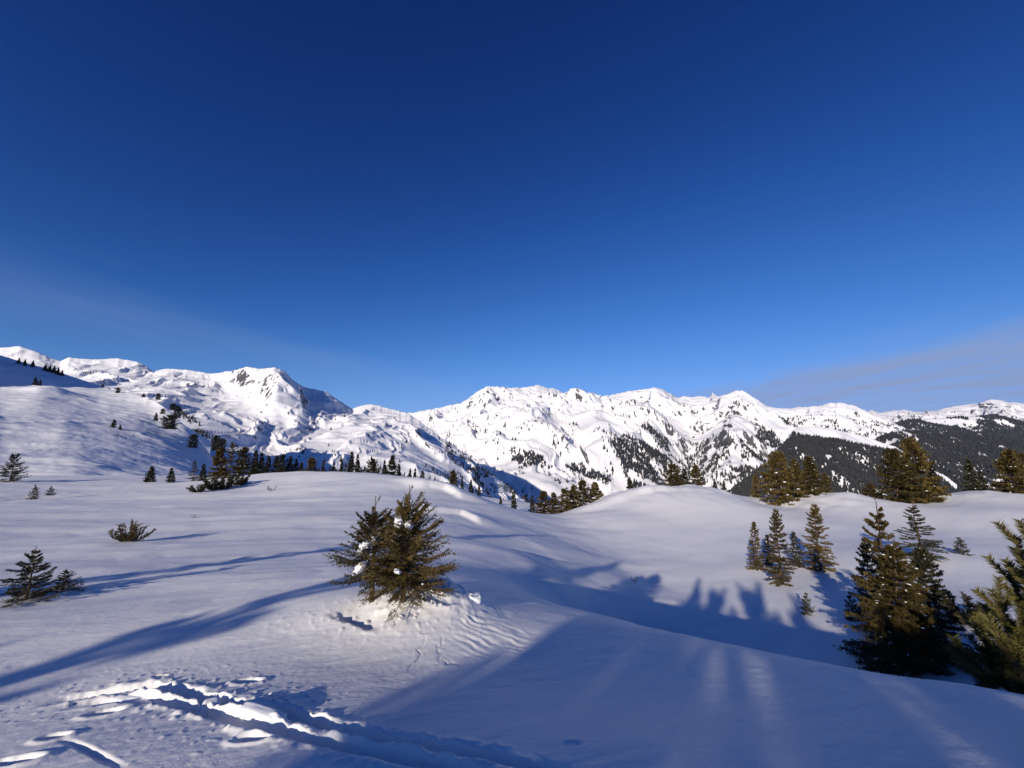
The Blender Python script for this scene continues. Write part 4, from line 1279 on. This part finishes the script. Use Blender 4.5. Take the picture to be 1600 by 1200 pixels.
# ------------------------------------------------------------------ mountain pine at the right edge
def build_edge_pine():
    rng = np.random.default_rng(77)
    base = P(1600, 1080, 7.6)
    bx, by = base[0] + 0.75, base[1] + 0.2
    k_ = by / 5.0      # a pine about as tall as a door
    bz = gz(bx, by)
    dp = by
    e = empty('pine_tree', (bx, by, bz))
    tag(e, 'mountain pine with upswept foxtail boughs cut by the right edge', 'pine')
    o = np.array((bx, by, bz))
    tips = [(1486, 1014, 0.0), (1514, 1044, -0.3), (1532, 988, 0.1), (1550, 924, 0.2), (1540, 958, 0.5), (1590, 842, 0.1), (1576, 886, 0.4), (1612, 822, 0.5), (1620, 860, -0.2), (1592, 945, -0.2), (1566, 1004, -0.4),
            (1605, 994, -0.5), (1594, 1044, -0.6), (1548, 1058, -0.2), (1632, 900, 0.2), (1650, 830, 0.3), (1665, 900, 0.0), (1680, 960, -0.3), (1635, 950, 0.6), (1614, 1020, -0.2), (1580, 972, 0.3), (1655, 1010, 0.3), (1538, 1024, 0.5), (1700, 870, 0.4), (1606, 918, 0.5)]
    bp, br, B, D, Ln, sc = [], [], [], [], [], []
    for tx, ty, dd in tips:
        q = P(tx, ty, dp + dd * 1.3) - o
        ss = np.linspace(0, 1, 8)
        root = np.array([rng.uniform(-.08, .08), rng.uniform(-.08, .08), -0.05])
        mid = root + (q - root) * 0.5 + np.array([0, 0, -0.16 * np.linalg.norm(q)]) * (1 if q[0] < -0.4 else 0.3)
        pth = ((1 - ss) ** 2)[:, None] * root + (2 * ss * (1 - ss))[:, None] * mid + (ss ** 2)[:, None] * q
        bp.append(pth); br.append(0.035 * k_ * (1 - 0.75 * ss))
        tang = unit(np.gradient(pth, axis=0))
        for i in range(2, 8):
            if i >= 3:
                B.append(pth[i - 1]); D.append(tang[i]); Ln.append(np.linalg.norm(pth[i] - pth[i - 1]) * 1.05)
            for j in range(2 if i < 7 else 1):
                r = rng.normal(size=3); r -= r.dot(tang[i]) * tang[i]; r /= np.linalg.norm(r)
                v = tang[i] * 0.85 + r * 0.6 + np.array([0, 0, 0.3]); v /= np.linalg.norm(v)
                l_ = rng.uniform(0.16, 0.34) * k_
                p0 = pth[i - 1] + (pth[i] - pth[i - 1]) * rng.random()
                B.append(p0 + v * 0.05); D.append(v); Ln.append(l_)
                bp.append(np.stack([p0, p0 + v * l_ * 0.6, p0 + v * l_])); br.append(np.array([0.010, 0.008, 0.005]) * k_)
        sc.append(pth[5] + np.array([0, 0, 0.06]))
    B = np.array(B); D = np.array(D); Ln = np.array(Ln)
    V = brush(rng, B, D, Ln, 180, 0.080 * k_, 0.0066 * k_, 0.62)
    add_obj('crown', mesh_from('crown', V, np.arange(len(V)).reshape(-1, 3)), MAT_PINE, e)
    bv, bf = tubes(bp, br, 5)
    add_obj('trunk', mesh_from('trunk', bv, bf, True), MAT_BARK, e)
    for c in sc[1:14:2]:
        sv, sf = blob(rng, [c], [rng.uniform(0.05, 0.10)], 0.5)
        add_obj('snow_clump', mesh_from('snow_clump', sv, sf, True), MAT_CLUMP, e)


build_edge_pine()

# ------------------------------------------------------------------ spruces behind the viewer whose shadows cross the foreground
SV = np.array([math.sin(SUN_AZ), math.cos(SUN_AZ)]); PV = np.array([math.cos(SUN_AZ), -math.sin(SUN_AZ)])
REAR = [  # lateral place across the light, distance back along it, height of the top above the eye, width, kind, label
    (-1.7, 13.0, 4.6, 1.7, 'r', 'round-crowned conifer behind the viewpoint casting the left edge of the foreground shade'),
    (-0.85, 13.5, 5.0, 1.9, 'r', 'round-crowned conifer behind the viewpoint left of the streak of light'),
    (-1.4, 14.5, 5.1, 1.5, 'r', 'round-crowned conifer behind the viewpoint filling the gap left of the streak'),
    (0.48, 13.0, 5.2, 2.25, 'r', 'round-crowned conifer behind the viewpoint just right of the streak of light'),
    (1.75, 13.5, 4.9, 1.9, 'r', 'round-crowned conifer behind the viewpoint shading the middle foreground'),
    (3.4, 13.0, 4.45, 2.9, 'r', 'round-crowned conifer behind the viewpoint shading the right foreground'),
    (5.5, 13.5, 4.1, 3.2, 'r', 'broad round conifer behind the viewpoint shading the right edge'),
    (7.9, 14.0, 3.8, 3.3, 'r', 'broad round conifer behind the viewpoint toward the right'),
    (10.8, 14.0, 3.4, 3.2, 'r', 'outermost broad round conifer behind the viewpoint'),
    (-1.6, 12.0, 4.8, 1.3, 's', 'slim spruce behind the viewpoint at the left edge of the shade'),
    (0.65, 12.0, 5.0, 1.2, 's', 'tall slim spruce behind the viewpoint whose tip falls in the hollow'),
    (1.9, 12.0, 4.7, 1.2, 's', 'slim spruce behind the viewpoint, second from the streak of light'),
    (3.3, 12.0, 4.6, 1.4, 's', 'slim tall spruce behind the viewpoint over the right foreground'),
    (5.2, 12.0, 4.2, 1.5, 's', 'slim spruce behind the viewpoint between two broad conifers'),
    (-3.5, 13.0, 2.3, 1.8, 'r', 'low round conifer behind the viewpoint shading the near end of the hollow'),
    (-4.4, 14.0, 2.8, 1.8, 'r', 'low round conifer behind the viewpoint shading the slope of the hollow'),
    (-6.4, 13.0, 2.8, 1.6, 'r', 'low round conifer behind the viewpoint shading the slope beyond the small pair'),
    (-5.35, 12.0, 5.0, 2.1, 's', 'very slim spruce behind the viewpoint casting the long left shadow band'),
    (-9.4, 1.5, 2.6, 1.1, 's', 'slim spruce beyond the left edge shading the dark young spruce'),
]
for i, (L, back, hgt, w, kd, lab) in enumerate(REAR):
    q = PV * L - SV * back
    z = gz(q[0], q[1])
    v = V_ROUND[i % 2] if kd == 'r' else (V_SLIM, V_SLIM2)[i % 2]
    h = EYE + hgt - z
    e = empty('pine_tree' if kd == 'r' else SP, (q[0], q[1], z - 0.05), i * 1.3, (w / v['width'], w / v['width'], h / v['height']))
    tag(e, lab, 'pine' if kd == 'r' else 'spruce')
    add_obj('trunk', v['trunk'], MAT_BARK, e); add_obj('crown', v['crown'], MAT_NEEDLE, e)
    if v['snow'] is not None:
        add_obj('branch_snow', v['snow'], MAT_CLUMP, e)['kind'] = 'stuff'

# ------------------------------------------------------------------ far forests (uncountable: one object for each wood)
def in_poly(px, py, poly):
    c = np.zeros(px.shape, bool)
    n = len(poly)
    for i in range(n):
        x0, y0 = poly[i]; x1, y1 = poly[(i + 1) % n]
        if y0 == y1:
            continue
        hit = ((y0 > py) != (y1 > py)) & (px < (x1 - x0) * (py - y0) / (y1 - y0) + x0)
        c ^= hit
    return c


def scatter(label, polys, per_m2, seed, cluster=0.0, cl_scale=120.0):
    """points on a range: polys = [(outline in the picture, density factor, clearing threshold)]"""
    X, Y, Z, PX, PY, S = RANGES[label]
    rng = np.random.default_rng(seed)
    ax = X[:-1, 1:] - X[:-1, :-1]; ay = Y[:-1, 1:] - Y[:-1, :-1]; bx = X[1:, :-1] - X[:-1, :-1]; by = Y[1:, :-1] - Y[:-1, :-1]
    area = np.abs(ax * by - ay * bx)
    px, py = PX[:-1, :-1], PY[:-1, :-1]
    dens = np.zeros_like(area)
    nz = fbm(X[:-1, :-1] / cl_scale, Y[:-1, :-1] / cl_scale, seed + 3, 5, 0.62)
    for poly, f, thr in polys:
        m = in_poly(px, py, poly)
        dens = np.where(m, np.maximum(dens, f * sstep(thr - 0.06, thr + 0.06, nz)), dens)
    dens = np.where(S[:-1, :-1] > 1.0, 0, dens)
    ex = area * dens * per_m2
    n = rng.poisson(ex)
    r, c = np.nonzero(n)
    k = n[r, c]
    r = np.repeat(r, k); c = np.repeat(c, k)
    u, v = rng.random(len(r)), rng.random(len(r))
    lerp = lambda Q: (Q[r, c] * (1 - u) * (1 - v) + Q[r, c + 1] * u * (1 - v) + Q[r + 1, c] * (1 - u) * v + Q[r + 1, c + 1] * u * v)
    return np.stack([lerp(X), lerp(Y), lerp(Z)], -1)


_src = {}


def forest(name, label, pts, h, seed, src=0):
    rng = np.random.default_rng(seed)
    me = bpy.data.meshes.new(name)
    me.vertices.add(len(pts)); me.vertices.foreach_set('co', pts.astype(np.float32).ravel())
    a = me.attributes.new('tree_size', 'FLOAT', 'POINT'); a.data.foreach_set('value', (h * rng.uniform(0.6, 1.25, len(pts))).astype(np.float32))
    me.update()
    o = add_obj(name, me)
    tag(o, label, kind='stuff')
    ng = bpy.data.node_groups.new('stand_' + name, 'GeometryNodeTree')
    ng.interface.new_socket('Geometry', in_out='INPUT', socket_type='NodeSocketGeometry')
    ng.interface.new_socket('Geometry', in_out='OUTPUT', socket_type='NodeSocketGeometry')
    n, l = ng.nodes, ng.links
    gi = n.new('NodeGroupInput'); go = n.new('NodeGroupOutput')
    inst = n.new('GeometryNodeInstanceOnPoints')
    oi = n.new('GeometryNodeObjectInfo'); oi.inputs['Object'].default_value = FOREST_SRC[src]; oi.transform_space = 'ORIGINAL'
    at = n.new('GeometryNodeInputNamedAttribute'); at.data_type = 'FLOAT'; at.inputs['Name'].default_value = 'tree_size'
    rv = n.new('FunctionNodeRandomValue'); rv.data_type = 'FLOAT_VECTOR'
    rv.inputs[0].default_value = (0, 0, 0); rv.inputs[1].default_value = (0.06, 0.06, 6.28)
    l.new(gi.outputs[0], inst.inputs['Points']); l.new(oi.outputs['Geometry'], inst.inputs['Instance'])
    l.new(at.outputs['Attribute'], inst.inputs['Scale']); l.new(rv.outputs[0], inst.inputs['Rotation'])
    l.new(inst.outputs[0], go.inputs[0])
    md = o.modifiers.new('trees', 'NODES'); md.node_group = ng
    return o


FOREST_SRC = []
for i, (x, yb, yt, w, d, lab) in enumerate([(1196, 735, 724, 6, 1500, 'single dark fir on the outer edge of the forested spur'), (760, 745, 733, 6, 1100, 'lone dark tree on the ridge of the near white slope')]):
    t = plant(SP, lab, 'tree', V_FAR[1 + i], x, yb, yt, w, depth=d, mat=MAT_FOREST)
    FOREST_SRC.append(t)
    V_FAR[1 + i].materials[0] = MAT_FOREST

SPUR = 'steep forested spur with a white top in the valley'
BROAD = 'broad forested ridge at the right below the distant range'
WOOD = 'dark wooded ridge with clearings before the distant range'
CHAIN = 'long white mountain chain across the middle of the view'
MASSIF = 'white rounded massif with steep dark-sided summit on the left'
pts = scatter(SPUR, [([(1095, 900), (1130, 775), (1200, 726), (1222, 696), (1240, 679), (1262, 683), (1310, 690), (1400, 707), (1460, 740), (1530, 800), (1530, 960)], 1.0, -0.62)], 1 / 16.0, 501, cl_scale=90)
forest('forest', 'dense dark conifer forest on the steep spur in the valley', pts, 15.0, 1)
NF = len(pts)
pts = scatter(BROAD, [([(1300, 900), (1370, 686), (1405, 673), (1525, 680), (1600, 690), (1790, 702), (1790, 920)], 1.0, -0.48)], 1 / 26.0, 502, cl_scale=150)
forest('forest', 'dark conifer forest with snowy gaps on the broad right ridge', pts, 18.0, 2)
NF += len(pts)
pts = scatter(WOOD, [([(1330, 740), (1390, 664), (1420, 657), (1480, 653), (1555, 648), (1600, 660), (1790, 676), (1790, 745)], 1.0, -0.25)], 1 / 70.0, 503, cl_scale=340)
forest('forest', 'bluish distant woods with pale clearings under the far range', pts, 24.0, 3)
NF += len(pts)
pts = scatter(CHAIN, [
    ([(955, 690), (975, 681), (1000, 690), (1045, 718), (1062, 760), (1060, 800), (1000, 800), (985, 770), (968, 725)], 1.0, -0.35),
    ([(1000, 668), (1012, 664), (1042, 688), (1078, 714), (1090, 735), (1060, 728), (1020, 690)], 0.6, -0.05),
    ([(795, 706), (830, 710), (892, 722), (955, 752), (950, 762), (895, 738), (850, 734), (800, 724)], 0.8, -0.15),
    ([(855, 695), (890, 700), (900, 715), (862, 712)], 0.6, 0.0),
    ([(1195, 660), (1218, 680), (1225, 700), (1180, 745), (1130, 790), (1110, 790), (1150, 730)], 0.9, -0.10),
    ([(1075, 690), (1190, 680), (1160, 790), (1060, 790)], 0.35, 0.10),
    ([(740, 650), (860, 640), (960, 680), (1000, 760), (760, 790), (700, 720)], 0.06, 0.36),
    ([(1210, 655), (1320, 650), (1420, 670), (1420, 690), (1240, 670)], 0.25, 0.22)], 1 / 70.0, 504, cl_scale=170)
forest('forest', 'patches of conifers on the lower slopes of the mountain chain', pts, 22.0, 4)
NF += len(pts)
pts = scatter(MASSIF, [
    ([(700, 688), (740, 712), (790, 745), (850, 795), (850, 870), (790, 830), (760, 770), (715, 730), (690, 700)], 0.9, 0.0),
    ([(275, 636), (300, 655), (340, 695), (332, 706), (290, 672)], 1.0, -0.1),
    ([(560, 640), (700, 690), (760, 760), (640, 740), (520, 720), (460, 680)], 0.05, 0.36),
    ([(395, 715), (700, 725), (780, 800), (395, 780)], 0.3, 0.25)], 1 / 60.0, 505, cl_scale=60)
forest('forest', 'scattered small conifers and dwarf pines on the near white slope', pts, 9.0, 5, 1)
NF += len(pts)

# ------------------------------------------------------------------ lumps of snow: on the two small spruces and beside the trench
def lumpy(seed, size, rough=0.28, freq=2.2, box=0.0):
    """one lump of snow; box pulls it towards a broken slab"""
    import bmesh
    bm = bmesh.new()
    bmesh.ops.create_icosphere(bm, subdivisions=3, radius=1.0)
    v = np.array([q.co for q in bm.verts]); f = np.array([[q.index for q in p.verts] for p in bm.faces])
    bm.free()
    m = np.max(np.abs(v), axis=1, keepdims=True)
    v = v * (1 - box) + (v / m) * box
    r = 1 + rough * (gnoise(v[:, 0] * freq + seed, v[:, 1] * freq + v[:, 2] * freq * 1.3, seed) + 0.5 * gnoise(v[:, 0] * freq * 2.6, v[:, 1] * freq * 2.2 - v[:, 2] * freq * 2.6 + seed, seed + 3))
    return mesh_from('snow_clump', v * r[:, None] * np.array(size), f, True)


def clump_on(tree, x, y, depth_off, size, seed, tilt=0.0):
    me = lumpy(seed, size, 0.55, 2.8)
    base = tree.location
    d = base.y + depth_off
    p = P(x, y, d)
    o = add_obj('snow_clump', me, MAT_CLUMP)
    o.parent = tree
    sc = tree.scale
    ca, sa = math.cos(-tree.rotation_euler.z), math.sin(-tree.rotation_euler.z)
    q = Vector((p[0] - base.x, p[1] - base.y, p[2] - base.z))
    o.location = ((q.x * ca - q.y * sa) / sc.x, (q.x * sa + q.y * ca) / sc.y, q.z / sc.z)
    o.scale = (1 / sc.x, 1 / sc.y, 1 / sc.z)
    o.rotation_euler = (0, tilt, -tree.rotation_euler.z)


clump_on(main_r, 623, 816, -0.16, (0.055, 0.05, 0.065), 1, 0.3)
clump_on(main_r, 639, 820, -0.16, (0.048, 0.045, 0.048), 2)
clump_on(main_r, 621, 893, -0.42, (0.04, 0.03, 0.022), 3, 0.3)
clump_on(main_l, 568, 856, -0.22, (0.075, 0.05, 0.050), 4, -0.6)
clump_on(main_l, 584, 843, -0.18, (0.03, 0.03, 0.03), 5)
clump_on(main_l, 564, 886, -0.36, (0.085, 0.05, 0.048), 6, -0.6)

BLK = 'broken snow slabs along the ski trench'
for i, (x, y, sx, sy, sz, rz, lab) in enumerate([
        (408, 1122, .17, .045, .040, -0.30, 'longest broken snow slab lying in the ski trench'),
        (330, 1096, .055, .05, .05, 0.5, 'squarish snow block in the middle of the ski trench'),
        (212, 1087, .17, .04, .045, -0.05, 'ragged snow slab at the far left of the ski trench'),
        (365, 1102, .07, .045, .040, 0.2, 'rounded snow chunk against the upper wall of the ski trench'),
        (296, 1080, .11, .04, .030, -0.3, 'white snow slab on the upper lip of the ski trench'),
        (500, 1134, .11, .05, .040, -0.3, 'snow lump at the shaded end of the ski trench'),
        (741, 955, .080, .075, .065, 0.3, 'rounded snow block beside the mound of the small spruces')]):
    p = ground_px(x, y)
    o = add_obj('snow_block', lumpy(20 + i, (sx, sy, sz), 0.14, 2.2, 0.8), MAT_CLUMP)
    o.location = (p[0], p[1], gz(p[0], p[1]) + sz * 0.25); o.rotation_euler = (0.05, 0.06, rz)
    tag(o, lab, 'snow block', BLK if i < 6 else None)

# ------------------------------------------------------------------ the thin bluish air between here and the far ranges
def build_haze():
    w, z0, z1 = 14000.0, -480.0, 900.0
    v = [(-w, -w, z0), (w, -w, z0), (w, w, z0), (-w, w, z0), (-w, -w, z1), (w, -w, z1), (w, w, z1), (-w, w, z1)]
    f = [(0, 3, 2, 1), (4, 5, 6, 7), (0, 1, 5, 4), (1, 2, 6, 5), (2, 3, 7, 6), (3, 0, 4, 7)]
    o = add_obj('haze', mesh_from('haze', v, f))
    m = bpy.data.materials.new('haze_air'); m.use_nodes = True
    n, l = m.node_tree.nodes, m.node_tree.links
    n.clear()
    out = n.new('ShaderNodeOutputMaterial'); pv = n.new('ShaderNodeVolumePrincipled')
    pv.inputs['Color'].default_value = (0.45, 0.60, 0.95, 1)
    pv.inputs['Density'].default_value = HAZE_DENSITY
    pv.inputs['Anisotropy'].default_value = 0.0
    l.new(pv.outputs[0], out.inputs['Volume'])
    o.data.materials.append(m)
    tag(o, 'thin bluish mountain air', kind='stuff')


HAZE_DENSITY = 0.9e-5
build_haze()
